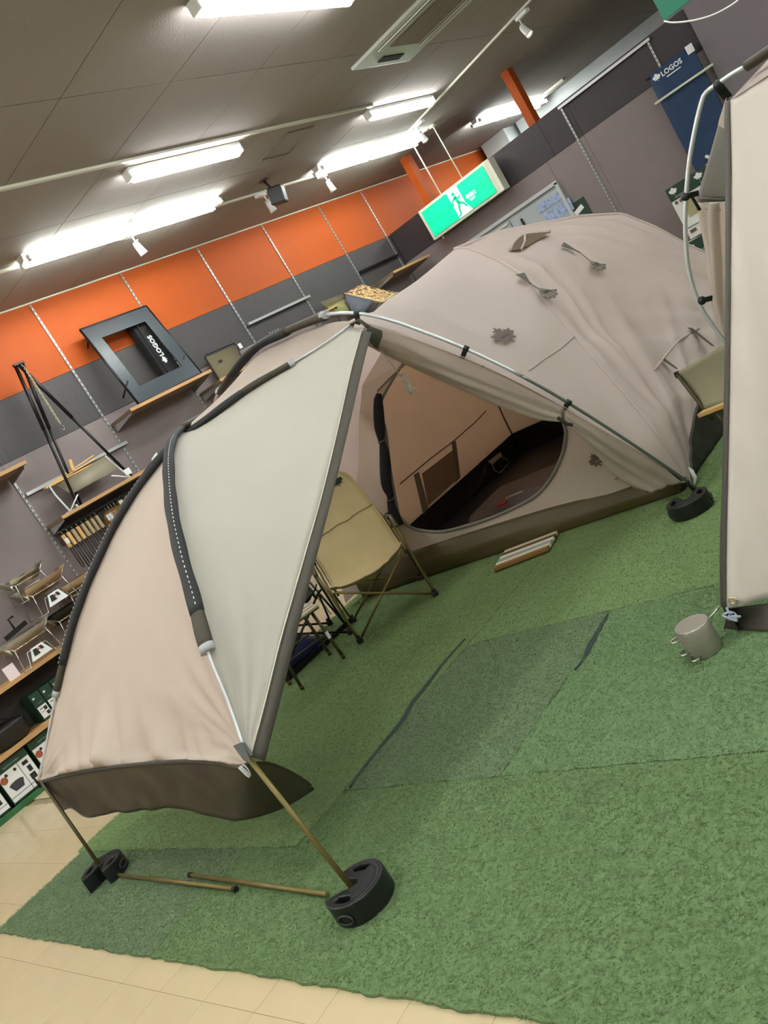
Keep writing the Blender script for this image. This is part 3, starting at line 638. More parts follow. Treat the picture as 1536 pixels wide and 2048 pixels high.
plb = MB(); plb.sphere((-7.36, 5.03, 1.865), .034, (1, 1.6, 1.0), 12)
for v_ in plb.v: v_ += Vector((1, 1, 1)) * .03 * noise.noise(v_ * 30)
tag(plb.obj('plastic_bag', M('clear plastic wrap', (214, 212, 208), .3)), 'crumpled clear plastic bag on the shelf beside the canopy sleeve', 'bag')

# tripod with chain
tp = thing('tripod', 'tall black tripod with hanging chain standing on the wooden shelf', 'tripod', (-7.36, 4.2, 1.82))
apex = on_x(38, 730, -7.3) - tp.location
fts = [on_x(152, 1008, -7.3) - tp.location, on_x(258, 945, -7.44) - tp.location, on_x(150, 992, -7.5) - tp.location]
fts[0].z = .0; fts[1].z = .0; fts[2].z = .0
for i, f_ in enumerate(fts):
    o_ = Vector((.012 * (i - 1), .03 * (i - 1), 0))
    m = MB(); m.cyl(apex + o_, apex.lerp(f_, .45) + o_ * .5, .018, 8); m.cyl(apex.lerp(f_, .43) + o_ * .5, f_, .014, 8); lg = m.obj('leg', BLACKT, tp)
    m = MB(); m.cyl(f_ + Vector((0, 0, 0)), f_ + Vector((0, 0, .03)), .014, 8); m.obj('foot', WHITEP if i == 0 else BLACK, lg)
m = MB(); m.rbox(apex + Vector((0, 0, .01)), (.03, .11, .02), .003); m.obj('top_plate', BLACKT, tp)
c0 = apex + Vector((.02, .02, -.02)); c1 = on_x(122, 850, -7.28) - tp.location
m = MB(); n_ = 34
for i in range(n_):
    c = c0.lerp(c1, i / n_); d = (c1 - c0).normalized(); w_ = Vector((1, 0, 0)) if i % 2 else Vector((0, 1, 0)); w_ = (w_ - d * w_.dot(d)).normalized()
    m.tube([c + d * math.cos(a_ * math.pi / 4) * .014 + w_ * math.sin(a_ * math.pi / 4) * .008 for a_ in range(9)], .0034, 4, cap=False)
m.obj('chain', M('pale brass chain', (196, 186, 150), .3, .7), tp)
m = MB(); m.tube(crom([c1, c1 + Vector((0, .015, -.02)), c1 + Vector((0, .0, -.05)), c1 + Vector((0, -.02, -.03))], 8), .003, 5); m.obj('hook', STAINL, tp)

# black frame table standing on its side on the upper shelf
ft2 = thing('frame_table', 'black hollow square table stood on edge on the upper shelf', 'table', (-7.3, 5.55, 2.385))
ot = [on_x(u, v, x) - ft2.location for u, v, x in ((160, 660, -7.42), (292, 612, -7.42), (402, 745, -7.2), (277, 808, -7.2))]   # TL TR BR BL
for p in ot[2:]: p.z = .008
cen = sum(ot, Vector()) / 4; inn = [cen + (p - cen) * .66 for p in ot]
nn = (ot[1] - ot[0]).cross(ot[3] - ot[0]).normalized()
for i in range(4):
    j = (i + 1) % 4; m = MB(); vs = [ot[i], ot[j], inn[j], inn[i]]; m.add([v + nn * .006 for v in vs] + [v - nn * .006 for v in vs], [(0, 1, 2, 3), (7, 6, 5, 4), (0, 4, 5, 1), (1, 5, 6, 2), (2, 6, 7, 3), (3, 7, 4, 0)]); m.obj('side_panel', SMOKE, ft2)
m = MB()
for P4, r_ in ((ot, .012), (inn, .006)):
    for i in range(4): m.tube([P4[i], P4[(i + 1) % 4]], r_, 6)
for i in range(4): m.tube([ot[i], inn[i]], .004, 5)
m.obj('rim', BLACKT, ft2)
for i, (a_, b_) in enumerate(((0, -.03), (3, -.08), (1, -.03), (2, -.05))):
    m = MB(); p = ot[a_].lerp(cen, .12) + Vector((0, 0, .0 if a_ < 2 else .2)); m.tube([p, p + Vector((-.1 if a_ < 2 else -.12, b_, -.12))], .009, 6); m.obj('leg', BLACKT, ft2)
cb_ = thing('carry_bag', 'long black carry bag with white lettering leaning behind the hollow table', 'bag', (-7.46, 5.62, 2.385))
a_, b_ = on_x(262, 632, -7.5) - cb_.location, on_x(345, 752, -7.44) - cb_.location; b_.z = .09
d_ = (b_ - a_).normalized(); yv = Vector((0, 1, 0)); yv = (yv - d_ * yv.dot(d_)).normalized(); xv = yv.cross(d_)
R = Matrix((xv, yv, d_)).transposed()
m = MB(); m.rbox((a_ + b_) / 2, (.12, .23, (b_ - a_).length), .02, R); bg = m.obj('body', BLACKF, cb_)
cbx = (a_ + b_) / 2 + (xv if xv.x > 0 else -xv) * .062
sgn = 1 if xv.x > 0 else -1
m = text_mb('LOGOS', .075, frame(cbx, -d_, yv if sgn > 0 else -yv), .001, bold=.003); m.obj('lettering', PAPER, bg)
m = leaf(.045, frame(cbx + d_ * .17, -d_, yv if sgn > 0 else -yv), .001, False); m.obj('leaf_print', PAPER, bg)
m = MB(); m.tube(crom([a_ + xv * .07 * sgn + yv * -.05, (a_ + b_) / 2 + xv * .1 * sgn + yv * -.09, b_ + xv * .07 * sgn + yv * -.06], 12), .01, 6, flat=.4); m.obj('strap', BLACKF, cb_)

# olive folding stool with black rods on the wall
st = thing('folded_stool', 'olive canvas folding stool with black rod frame against the grey wall', 'stool', (-7.45, 6.7, 2.25))
p = [on_x(u, v, x) - st.location for u, v, x in ((412, 716, -7.5), (472, 690, -7.5), (492, 745, -7.3), (450, 775, -7.3))]
m = MB(); m.grid([[p[0], p[1]], [p[0].lerp(p[3], .5), p[1].lerp(p[2], .5)], [p[3], p[2]]], .006); cv = m.obj('canvas', OLIVEF, st)
m = MB(); m.tube([p[3] + Vector((0, 0, -.12)), p[3], p[0] + Vector((0, -.01, .01)), p[0] + Vector((0, .02, .03))], .009, 6); m.tube([p[2] + Vector((0, 0, -.12)), p[1], p[1] + Vector((0, -.02, .03)), p[0] + Vector((0, .04, .03))], .009, 6); m.obj('frame', BLACKT, st)
mm_ = p[0].lerp(p[2], .3) + Vector((.012, .03, 0)); m = MB(); m.box(mm_, (.006, .05, .025)); m.obj('badge', PRINTD, st)
m = MB(); m.box(p[1] + Vector((.01, .04, -.03)), (.004, .05, .06)); m.obj('tag', PAPER, st)

# chairs on the far shelf: camouflage top and olive / grey slings
cc = thing('camouflage_chair', 'camouflage patterned camp chair on the high wall shelf', 'chair', (-7.35, 9.0, 2.032))
CAMO = M('brown camouflage cloth', (208, 180, 124), .8)
nt = CAMO.node_tree; vz = nt.nodes.new('ShaderNodeTexNoise'); vz.inputs['Scale'].default_value = 24; vz.inputs['Detail'].default_value = 1; tc_ = nt.nodes.new('ShaderNodeTexCoord'); nt.links.new(tc_.outputs['Object'], vz.inputs['Vector'])
crp = nt.nodes.new('ShaderNodeValToRGB'); crp.color_ramp.interpolation = 'CONSTANT'; crp.color_ramp.elements[0].color = rgb(212, 184, 128); crp.color_ramp.elements[1].color = rgb(120, 78, 52); crp.color_ramp.elements[1].position = .51
nt.links.new(vz.outputs[0], crp.inputs[0]); nt.links.new(crp.outputs[0], nt.nodes['Principled BSDF'].inputs['Base Color'])
p = [on_x(u, v, x) - cc.location for u, v, x in ((689, 587, -7.4), (722, 568, -7.5), (796, 585, -7.2), (765, 604, -7.0))]
rows = [[p[0].lerp(p[3], t_ / 8).lerp(p[1].lerp(p[2], t_ / 8), s_ / 8) + Vector((0, 0, -.03 * math.sin(t_ / 8 * math.pi) * (1 if s_ < 8 else .3))) for t_ in range(9)] for s_ in range(9)]
m = MB(); m.grid(rows, .008); m.obj('seat_back', CAMO, cc)
m = MB(); m.tube([p[0], p[3]], .012, 6); m.tube([p[3], p[2]], .01, 6); m.obj('edge_rod', KHAKI, cc)
g = p[3]
for a_, b_ in ((g, (-.02, g.y - .15, .01)), (g, (-.0, g.y + .2, .01)), (p[0], (p[0].x, p[0].y, .01))): m = MB(); m.tube([a_, b_], .012, 6); m.obj('leg', OLIVED, cc)
s2 = thing('olive_chair', 'olive camp chair with blue grey pocket below the camouflage chair', 'chair', (-7.3, 8.55, 2.032))
p = [on_x(u, v, x) - s2.location for u, v, x in ((690, 590, -7.25), (748, 602, -7.1), (722, 632, -7.05), (702, 622, -7.1))]
m = MB(); m.grid([[p[0], p[1]], [p[3], p[2]]], .006); m.obj('pocket', M('blue grey canvas', (84, 88, 98), .8), s2)
p = [on_x(u, v, x) - s2.location for u, v, x in ((688, 598, -7.3), (704, 622, -7.15), (660, 622, -7.2), (655, 614, -7.3))]
m = MB(); m.grid([[p[0], p[3]], [p[1], p[2]]], .006); m.obj('seat', M('pale olive canvas', (140, 136, 88), .8), s2)
p = [on_x(u, v, x) - s2.location for u, v, x in ((640, 605, -7.45), (685, 588, -7.5), (690, 600, -7.45), (655, 618, -7.4))]
m = MB(); m.grid([[p[0], p[1]], [p[3], p[2]]], .006); m.obj('backrest', OLIVEF, s2)
w0, w1 = on_x(624, 636, -7.1) - s2.location, on_x(672, 612, -7.2) - s2.location
m = MB(); m.beam(w0, w1, .04, .015); m.obj('armrest', BRIGHTW, s2)
for a_, b_ in ((w0, (-.02, w0.y + .25, .01)), (w1, (-.04, w1.y, .01))): m = MB(); m.tube([a_, b_], .01, 6); m.obj('leg', OLIVED, s2)

# ------------------------------------------------------------------ things on the partition: mattress, cartons
mt = thing('hanging_mattress', 'blue self inflating mattress with white lettering hung on the partition', 'mattress', (-3.02, PY - .2, 1.5))
my = PY - .12
c4 = [on_y(u, v, my) for u, v in ((1293, 152), (1383, 92), (1490, 290), (1398, 345))]
wv = (c4[1] - c4[0]); W_ = wv.length; top = (c4[0] + c4[1]) / 2
HM = 1.62
m = MB(); rows = []
for i in range(33):
    r = []
    for j in range(13):
        x = (j / 12 - .5) * W_; z = -i / 32 * HM; e = min(j, 12 - j, i, 32 - i)
        bul = (0 if e == 0 else (.03 if e > 1 else .022)) + (.003 * math.sin(i * 1.7) if e > 1 else 0)
        ins = .02 if (e == 0 and (i in (0, 32) and j in (0, 12))) else (.004 * math.sin(i * 2.1) if j in (0, 12) else 0)
        r.append(Vector((top.x + x * (1 - ins), my - bul, top.z + z)))
    rows.append(r)
m.grid(rows); rows2 = [[Vector((p.x, my + .03, p.z)) for p in r] for r in rows]; m.grid(rows2[::-1])
m.obj('cushion', BLUE, mt, True)
m = MB(); m.box((top.x + W_ / 2 - .02, my - .03, top.z - .03), (.08, .005, .09)); m.obj('care_tag', PAPER, mt, True)
m = MB(); m.tube([(top.x - W_ / 2 - .02, my - .03, top.z - .02), (top.x - W_ / 2 + .03, my - .01, top.z - .03)], .012, 8); m.obj('valve', BLACK, mt, True)
ln = (on_y(1340, 138, my))
m = text_mb('LOGOS', .075, frame((ln.x + .03, my - .036, ln.z), (1, 0, 0), (0, 0, 1)), .001, bold=.002); m.obj('lettering', PAPER, mt, True)
m = text_mb('outdoor', .02, frame((ln.x + .03, my - .036, ln.z - .05), (1, 0, 0), (0, 0, 1)), .001) if False else MB().box((ln.x + .03, my - .035, ln.z - .052), (.17, .002, .012)); m.obj('lettering', PAPER, mt, True)
m = leaf(.055, frame((ln.x - .15, my - .036, ln.z), (1, 0, 0), (0, 0, 1)), .001, False); m.obj('leaf_print', PAPER, mt, True)
ry = my - .07; r0, r1 = on_y(1310, 208, ry), on_y(1426, 128, ry); m = MB(); m.cyl(r0, r1, .014, 8); o = m.obj('display_rod', CREAM); tag(o, 'cream rod crossing in front of the blue mattress', 'rod')
m = MB(); m.tube(crom([on_y(1412, 312, my - .06), on_y(1425, 320, my - .09), on_y(1412, 335, my - .06), on_y(1418, 350, my - .08)], 12), .02, 6); tag(m.obj('plastic_wrap', M('clear plastic wrap', (214, 212, 208), .3)), 'crumpled clear plastic wrap hanging in front of the blue mattress', 'plastic wrap')
# display cartons right of the tent against the partition
def big_carton(u, v, y, w, h, zt, label, pic=True):
    tl = on_y(u, v, y); t = thing('display_carton', label, 'carton', (tl.x + w / 2, y, tl.z - h), 0, 'green and white cartons by the partition')
    m = MB(); m.rbox((0, .1, h / 2), (w, .2, h), .003); m.obj('box', M('white carton', (226, 226, 222), .7), t)
    m = MB(); m.box((0, -.002, h * .875), (w, .004, h * .25)); gb = m.obj('green_band', GREENB, t)
    for k in range(2):
        m = leaf(w * .09, frame((-w * .38 + k * w * .5, -.006, h * .9), (1, 0, 0), (0, 0, 1)), .002, False); m.obj('leaf_print', PAPER, gb)
    m = MB(); m.box((-w * .25, -.005, h * .8), (w * .3, .002, h * .03)); m.box((w * .25, -.005, h * .8), (w * .3, .002, h * .03)); m.obj('title_print', GREYP, gb)
    if pic:
        m = MB(); m.box((-w * .16, -.003, h * .5), (w * .34, .004, h * .3)); m.obj('picture', TANP, t)
        m = MB(); m.box((0.06 * w, -.003, h * .36), (.006, .004, h * .72)); m.box((0, -.003, h * .2), (w, .004, .006)); m.obj('print_lines', PRINTD, t)
        m = MB(); m.cyl((-w * .42, -.004, h * .7), (-w * .42, 0, h * .7), .02, 12); m.cyl((-w * .33, -.004, h * .7), (-w * .33, 0, h * .7), .02, 12); m.box((-w * .38, -.003, h * .12), (w * .12, .004, h * .06)); m.obj('small_pictures', M('brown print', (120, 84, 74), .7), t)
    return t
big_carton(1330, 381, PY - .45, .62, .62, 0, 'tall green topped white carton showing a mat, behind the bare tent pole')
big_carton(1365, 492, PY - .46, .62, .7, 0, 'lower green topped white carton partly hidden by the tan tent')
c = on_y(1345, 400, PY - .45); m = MB(); m.box((c.x + .25, PY - .3, .06), (.7, .5, .12)); tag(m.obj('display_plinth', M('grey plinth', (120, 112, 110), .6)), 'grey display plinth under the cartons behind the tents', 'plinth')
sc_ = on_y(1159, 425, PY - .008); m = MB(); m.box((sc_.x, PY - .008, sc_.z), (.28, .006, .28)); sn = m.obj('camera_notice', M('dark green notice', (30, 60, 48), .6)); tag(sn, 'small dark green security camera notice beside the door', 'sign')
m = MB(); m.beam((sc_.x - .08, PY - .014, sc_.z + .0), (sc_.x + .08, PY - .014, sc_.z + .05), .004, .06); m.box((sc_.x - .04, PY - .014, sc_.z - .05), (.08, .004, .02)); m.obj('camera_picture', PAPER, sn)
c = on_z(1126, 172, CEIL)
m = MB(); m.rbox((c.x, 13.9, CEIL - .02), (.6, .12, .04), .004); tag(m.obj('far_ceiling_plate', CREAM), 'small cream ceiling fitting beyond the partition', 'ceiling fitting')

# ------------------------------------------------------------------ artificial turf mats
def turfmat(name, r, g, b):
    m = M(name, (r, g, b), .9, bump=.4, bscale=300, var=.10, vscale=160); return m
def turf(poly, colr, label, dens, top=.012, seed=1, blade=(.007, .0022)):
    """poly: list of (x, y) corners, axis aligned mats with ragged edges"""
    rnd = random.Random(seed); out = []
    for (a, b) in zip(poly, poly[1:] + poly[:1]):
        L = math.hypot(b[0] - a[0], b[1] - a[1]); n = max(2, int(L / .03))
        for i in range(n):
            t_ = i / n; j = rnd.uniform(-.005, .005) + .008 * noise.noise(Vector((a[0] + t_ * 6 * L, a[1], seed)))
            nx, ny = (b[1] - a[1]) / L, -(b[0] - a[0]) / L
            out.append((a[0] + (b[0] - a[0]) * t_ + nx * j, a[1] + (b[1] - a[1]) * t_ + ny * j))
    mw = Matrix.Translation((0, 0, top / 2)); m = shape2d([out], top, mw)
    bmt = turfmat('turf %d' % seed, *colr)
    o = m.obj('turf_mat', bmt); tag(o, label, 'artificial turf', 'artificial turf mats')
    # pile: thin upright blades, real geometry joined into one part
    xs_ = [p[0] for p in poly]; ys_ = [p[1] for p in poly]; x0, x1, y0, y1 = min(xs_), min(max(xs_), 1.2), min(ys_), min(max(ys_), 6.5)
    if dens > 0:
        rs = np.random.RandomState(seed); n = int((x1 - x0) * (y1 - y0) * dens)
        px = rs.uniform(x0 - .004, x1 + .004, n); py = rs.uniform(y0 - .004, y1 + .004, n)
        # keep what the photograph can show
        q = np.stack([px, py, np.zeros(n) - EYE.z]); c_ = CM @ q; u = 768 + FPX * c_[0] / np.maximum(c_[2], .01); v = 1024 + FPX * c_[1] / np.maximum(c_[2], .01)
        k_ = (c_[2] > .3) & (u > -700) & (u < 2700) & (v < 3000) & (c_[2] < 9)
        if len(poly) > 4:
            k_ &= ~((px < poly[0][0] + .38) & (py > 1.62))
        px, py = px[k_], py[k_]; n = len(px)
        an = rs.uniform(0, 6.283, n); hh = blade[0] * rs.uniform(.6, 1.5, n); w = blade[1]; ln_ = rs.uniform(-.022, .022, (2, n))
        V = np.empty((n, 3, 3)); V[:, 0, 0] = px - np.cos(an) * w; V[:, 0, 1] = py - np.sin(an) * w; V[:, 0, 2] = top - .001
        V[:, 1, 0] = px + np.cos(an) * w; V[:, 1, 1] = py + np.sin(an) * w; V[:, 1, 2] = top - .001
        V[:, 2, 0] = px + ln_[0]; V[:, 2, 1] = py + ln_[1]; V[:, 2, 2] = top + hh
        me = bpy.data.meshes.new('turf_pile'); me.vertices.add(3 * n); me.vertices.foreach_set('co', V.ravel()); me.loops.add(3 * n); me.loops.foreach_set('vertex_index', np.arange(3 * n))
        me.polygons.add(n); me.polygons.foreach_set('loop_start', np.arange(n) * 3); me.update(); me.materials.append(PILES[seed % len(PILES)] if False else pile(colr))
        po = bpy.data.objects.new('turf_pile', me); COL.objects.link(po); po.parent = o; po['kind'] = 'stuff'
    return o
def pile(c):
    nm = 'pile %d %d %d' % c
    if nm in MATS: return MATS[nm]
    m = M(nm, (min(255, c[0] * 1.12), min(255, c[1] * 1.08), min(255, c[2] * 1.12)), .75, var=.12, vscale=120, transl=.35); return m
G1 = (110, 138, 94); G2 = (108, 134, 88); G3 = (116, 142, 90); G4 = (108, 130, 94)
turf([(-5.13, 1.05), (-3.40, 1.05), (-3.40, 1.62), (-5.13, 1.62)], G4, 'dark turf mat at the near left corner under the small rods', 20000, seed=1)
turf([(-3.395, 1.05), (2.5, 1.05), (2.5, 1.95), (-3.02, 1.95), (-3.02, 1.62), (-3.395, 1.62)], G2, 'light turf mat along the near edge under the near weight', 20000, seed=2)
turf([(-5.16, 1.625), (-3.025, 1.625), (-3.10, 3.06), (-3.10, 9.0), (-5.4, 9.0), (-5.35, 4.4)], G3, 'long turf mat running under the canopy and the chair', 6500, seed=3) if False else turf([(-5.2, 1.625), (-3.05, 1.625), (-3.05, 9.0), (-5.2, 9.0)], G3, 'long turf mat running under the canopy and the chair', 10000, seed=3)
turf([(-3.045, 1.955), (-2.15, 1.955), (-2.15, 3.06), (-3.045, 3.06)], G4, 'dark square turf mat left of the frayed gap in the middle', 17000, seed=4)
turf([(-2.145, 1.955), (2.5, 1.955), (2.5, 3.06), (-2.145, 3.06)], G1, 'turf mat around the round steel weight', 17000, seed=5)
turf([(-3.045, 3.065), (2.5, 3.065), (2.5, 9.0), (-3.045, 9.0)], G3, 'bright turf mat in front of the tent doorway', 10000, seed=6)
# frayed seams
SEAMM = M('grey green frayed backing', (62, 76, 70), .9, bump=.5, bscale=120)
def seam(px, w, label):
    pts = crom([on_z(u, v, .016) for u, v in px], 26); m = MB()
    for s_ in range(5):
        off = (s_ - 2) * w / 5
        m.tube([p + Vector((off * math.sin(i / 25 * math.pi) + .004 * noise.noise(p * 20 + Vector((s_ * 3, 0, 0))), 0, .002 * (s_ % 2))) for i, p in enumerate(pts)], .003, 4)
    o = m.obj('frayed_seam', SEAMM); tag(o, label, 'turf seam', 'frayed turf seams')
seam([(930, 1278), (890, 1322), (855, 1368), (825, 1405), (805, 1440), (780, 1470), (735, 1525), (700, 1575)], .035, 'long frayed dark gap between turf mats left of the middle')
seam([(1215, 1228), (1200, 1255), (1183, 1285), (1170, 1312), (1150, 1340)], .03, 'short frayed dark gap between turf mats right of the middle')

# ------------------------------------------------------------------ pole weights
def weight(loc, rotz, label):
    t = thing('pole_weight', label, 'pole weight', loc, rotz, 'black pole weights')
    R0 = .110; H = .080
    def outline(s_=0):
        o = []; a0 = math.radians(38)
        for i in range(41):
            a = a0 + (2 * math.pi - 2 * a0) * i / 40; o.append(((R0 - s_) * math.cos(a), (R0 - s_) * math.sin(a)))
        o += [(.035, -.03 - s_ * .3), (.0 - s_, -.022), (-.018 - s_, 0), (.0 - s_, .022), (.035, .03 + s_ * .3)]
        return o
    def hole(sg):
        o = []
        for i in range(11):
            a = math.radians(55 + 60 * i / 10); o.append((.090 * math.cos(a), sg * .090 * math.sin(a)))
        o += [(-.02, sg * .052), (.035, sg * .052)]
        return o
    m = shape2d([outline(.004), hole(1), hole(-1)], H - .01, Matrix.Translation((0, 0, H / 2)), .005); m.obj('body', BLACK, t)
    m = MB()
    for rr in (.100, .082):
        m.tube([(rr * math.cos(a), rr * math.sin(a), H) for a in [math.radians(118 + 124 * i / 24) for i in range(25)]], .003, 5)
    m.obj('top_rim', BLACK, t)
    for a in (math.radians(90), math.radians(270)):
        m = MB(); c_ = Vector((R0 * math.cos(a) * 1.0, R0 * math.sin(a) * 1.0, H * .42)); R_ = Matrix.Rotation(a, 3, 'Z')
        m.tube([c_ + R_ @ Vector((.002, .03 * math.cos(b_), .017 * math.sin(b_))) for b_ in [i * math.pi / 8 for i in range(17)]], .004, 5, cap=False)
        m.obj('handle_recess', M('grey black plastic', (52, 54, 54), .3), t)
    return t
n1 = on_z(716, 1772, .05); f1 = on_z(212, 1728, .05); r1_ = on_z(1382, 1000, .05)
Z0 = .0135
n1 = on_z(719, 1784, .055); f1 = on_z(210, 1741, .055); r1_ = on_z(1379, 1008, .055)
weight((n1.x, n1.y, Z0), math.radians(192), 'black slotted pole weight nearest the camera')
weight((f1.x, f1.y, Z0), math.radians(300), 'black slotted pole weight at the far left canopy pole')
weight((r1_.x, r1_.y, Z0), math.radians(110), 'black slotted pole weight at the right foot of the tent arch')

# canopy poles and lying rods
FR = Vector((-2.555, 1.40, .60)); FL = Vector((-4.66, 1.51, .59))
p_ = on_z(705, 1764, .03)
m = MB(); m.cyl((n1.x + .012 * math.cos(3.35), n1.y + .012 * math.sin(3.35), Z0), FR + Vector((0, 0, -.01)), .0095, 10); tag(m.obj('canopy_pole', OLIVE), 'short olive canopy pole standing in the nearest weight', 'pole', 'olive canopy poles')
m = MB(); m.cyl((f1.x + .012 * math.cos(5.236), f1.y + .012 * math.sin(5.236), Z0), FL + Vector((0, 0, -.01)), .0095, 10); tag(m.obj('canopy_pole', OLIVED), 'short olive canopy pole standing in the far left weight', 'pole', 'olive canopy poles')
def lying(a, b, label):
    a = on_z(a[0], a[1], Z0 + .012); b = on_z(b[0], b[1], Z0 + .012); t = thing('lying_rod', label, 'rod', (a + b) / 2, 0, 'olive rods lying on the turf')
    m = MB(); m.cyl(a, b, .0095, 10); m.obj('rod', OLIVE, t, True)
    e = b if label.startswith('olive rod pointing right') else a
    d = (b - a).normalized(); s_ = 1 if e is b else -1
    m = MB(); m.cyl(e - d * .004 * s_, e + d * .018 * s_, .0125, 10); m.obj('rubber_cap', BLACK, t, True)
lying((232, 1749), (468, 1778), 'olive rod pointing right from the far left weight')
lying((382, 1750), (655, 1789), 'olive rod pointing left from the nearest weight')

# ------------------------------------------------------------------ the main tent
tent = thing('dome_tent', 'large tan dome tent with propped canopy and open doorway', 'tent', (-3.6, 4.2, 0))
PT = tent
def T(mb, name, mat, par=None): return mb.obj(name, mat, par or PT, True)
MIR = -3.66
def mir(p): return Vector((2 * MIR - p[0], p[1], p[2]))
P1px = [(80, 1555), (112, 1390), (150, 1235), (200, 1110), (255, 1005), (330, 905), (400, 848), (500, 775), (585, 726), (650, 686), (700, 650)]
P2px = [(490, 1500), (455, 1400), (415, 1300), (385, 1190), (362, 1110), (345, 1030), (338, 960), (338, 905), (350, 870), (380, 845), (412, 828)]
P1 = [on_v(u, v, (-4.67, 1.5), (-3.0, 3.55)) for u, v in P1px]
P2 = [on_v(u, v, (-2.56, 1.42), (-4.37, 3.57)) for u, v in P2px] + [Vector((-4.36, 3.54, 1.775))]
P1c = crom(P1, 81); P2c = crom(P2, 81)
# closest crossing
best = min(((a - b).length, i, j) for i, a in enumerate(P1c) for j, b in enumerate(P2c)); I1, I2 = best[1], best[2]
CROSS = (P1c[I1] + P2c[I2]) / 2
# arch pole, leaning plane Y = 4.2 - .35 z
A3 = [(1398, 985), (1385, 970), (1260, 885), (1135, 805), (1030, 745), (930, 697), (850, 665), (780, 640), (715, 627), (650, 630), (570, 660), (500, 700), (440, 780), (430, 815)]
P3 = [on_plane(u, v, (0, 1, .35), 4.2) for u, v in A3]
lowx = [(-4.54, 1.647), (-4.66, 1.497), (-4.78, 1.32), (-4.91, 1.082), (-5.04, .808), (-5.17, .455), (-5.29, .02)]
P3 += [Vector((x, 4.2 - .35 * z, z)) for x, z in lowx]
P3[0] = Vector((-2.085, 4.19, .05))
P3c = crom(P3, 121)
def cut(c, t0, t1):
    n = len(c) - 1; a, b = int(round(t0 * n)), int(round(t1 * n)); return c[a:b + 1]
def nearest(c, p): return min(range(len(c)), key=lambda i: (c[i] - p).length)
# wrinkles
def wr(p, sc=(3, 3, 3), seed=0.0): return noise.noise(Vector((p[0] * sc[0] + seed, p[1] * sc[1], p[2] * sc[2])))
def fan(p, c, freq, seed, ref=(0, 0, 1), ref2=(0, 1, 0)):
    d = Vector(p) - Vector(c); r = d.length + 1e-6; a = math.atan2(d.dot(Vector(ref)), d.dot(Vector(ref2)))
    return noise.noise(Vector((a * freq, r * 1.2, seed))), r
def resample(c, n):
    return crom(c, n) if len(c) > 2 else [Vector(c[0]).lerp(Vector(c[1]), i / (n - 1)) for i in range(n)]
def ruled(A, B, m_, bulge=None, disp=None, rel=0):
    rows = []
    n = len(A)
    for i in range(n):
        r = []
        for j in range(m_ + 1):
            v = j / m_; p = A[i].lerp(B[i], v)
            if bulge: p = p + bulge(i / (n - 1), v)
            r.append(p)
        rows.append(r)
    if rel: rows = relax(rows, rel)
    if disp:
        R2 = []
        for i in range(n):
            r = []
            for j in range(m_ + 1):
                du = rows[min(i + 1, n - 1)][j] - rows[max(i - 1, 0)][j]; dv = rows[i][min(j + 1, m_)] - rows[i][max(j - 1, 0)]
                q_ = du.cross(dv)
                if q_.length > 1e-9: q_.normalize()
                r.append(rows[i][j] + q_ * disp(rows[i][j], i / (n - 1), j / m_))
            R2.append(r)
        rows = R2
    return rows
def relax(rows, it=60):
    a = np.array([[tuple(p) for p in r] for r in rows])
    for _ in range(it): a[1:-1, 1:-1] = .25 * (a[:-2, 1:-1] + a[2:, 1:-1] + a[1:-1, :-2] + a[1:-1, 2:])
    return [[Vector(p) for p in r] for r in a]
def edgefade(u, v, k=.08): return min(1, u / k, (1 - u) / k, v / k, (1 - v) / k)

# canopy right panel (paler cream cloth)
web_px = [(500, 1512), (530, 1400), (560, 1280), (600, 1140), (640, 1000), (672, 870), (700, 745), (722, 662)]
WEBC = [on_v(u, v, (-2.545, 1.39), (-2.97, 3.57)) for u, v in web_px]
P1u = P1c[I1:]; P2l = P2c[:I2 + 1]
BR = resample([FR] + P2l[::4] + [CROSS] + P1u[4::4] + [P1c[-1]], 61) if False else None
def join(*cs):
    out = []
    for c in cs:
        for p in c:
            if not out or (p - out[-1]).length > 1e-3: out.append(p)
    return out
bnd = join([FR + Vector((0, 0, .005))], P2l[3:-1:4], [CROSS], P1u[3::4], [P1c[-1]])
bnd = [p + Vector((0, 0, -.012)) for p in bnd]
BR = crom(bnd, 73); WE = crom(WEBC, 73)
def dsp_right(p, u, v):
    f, r = fan(p, FR, 9, 3.1, (0, 0, 1), (0, 1, 0)); g = .012 * f * math.exp(-r * 1.2)
    f2, r2 = fan(p, WEBC[-1], 7, 5.2, (0, 0, 1), (0, -1, 0)); g += .008 * f2 * math.exp(-r2 * 1.0)
    return (g + .004 * wr(p, (2, 2, 6), 4)) * edgefade(u, v)
rowsR = ruled(BR, WE, 26, None, dsp_right, rel=120)
m = MB(); m.grid(rowsR, .002); T(m, 'canopy_side_panel', M('pale cream canopy cloth', (206, 200, 190), .75, bump=.05, bscale=35, var=.02, vscale=3, transl=.25))  # cream cloth, a little less pink than the front panel
def mirrow(rows): return [[mir(p) for p in r] for r in rows]
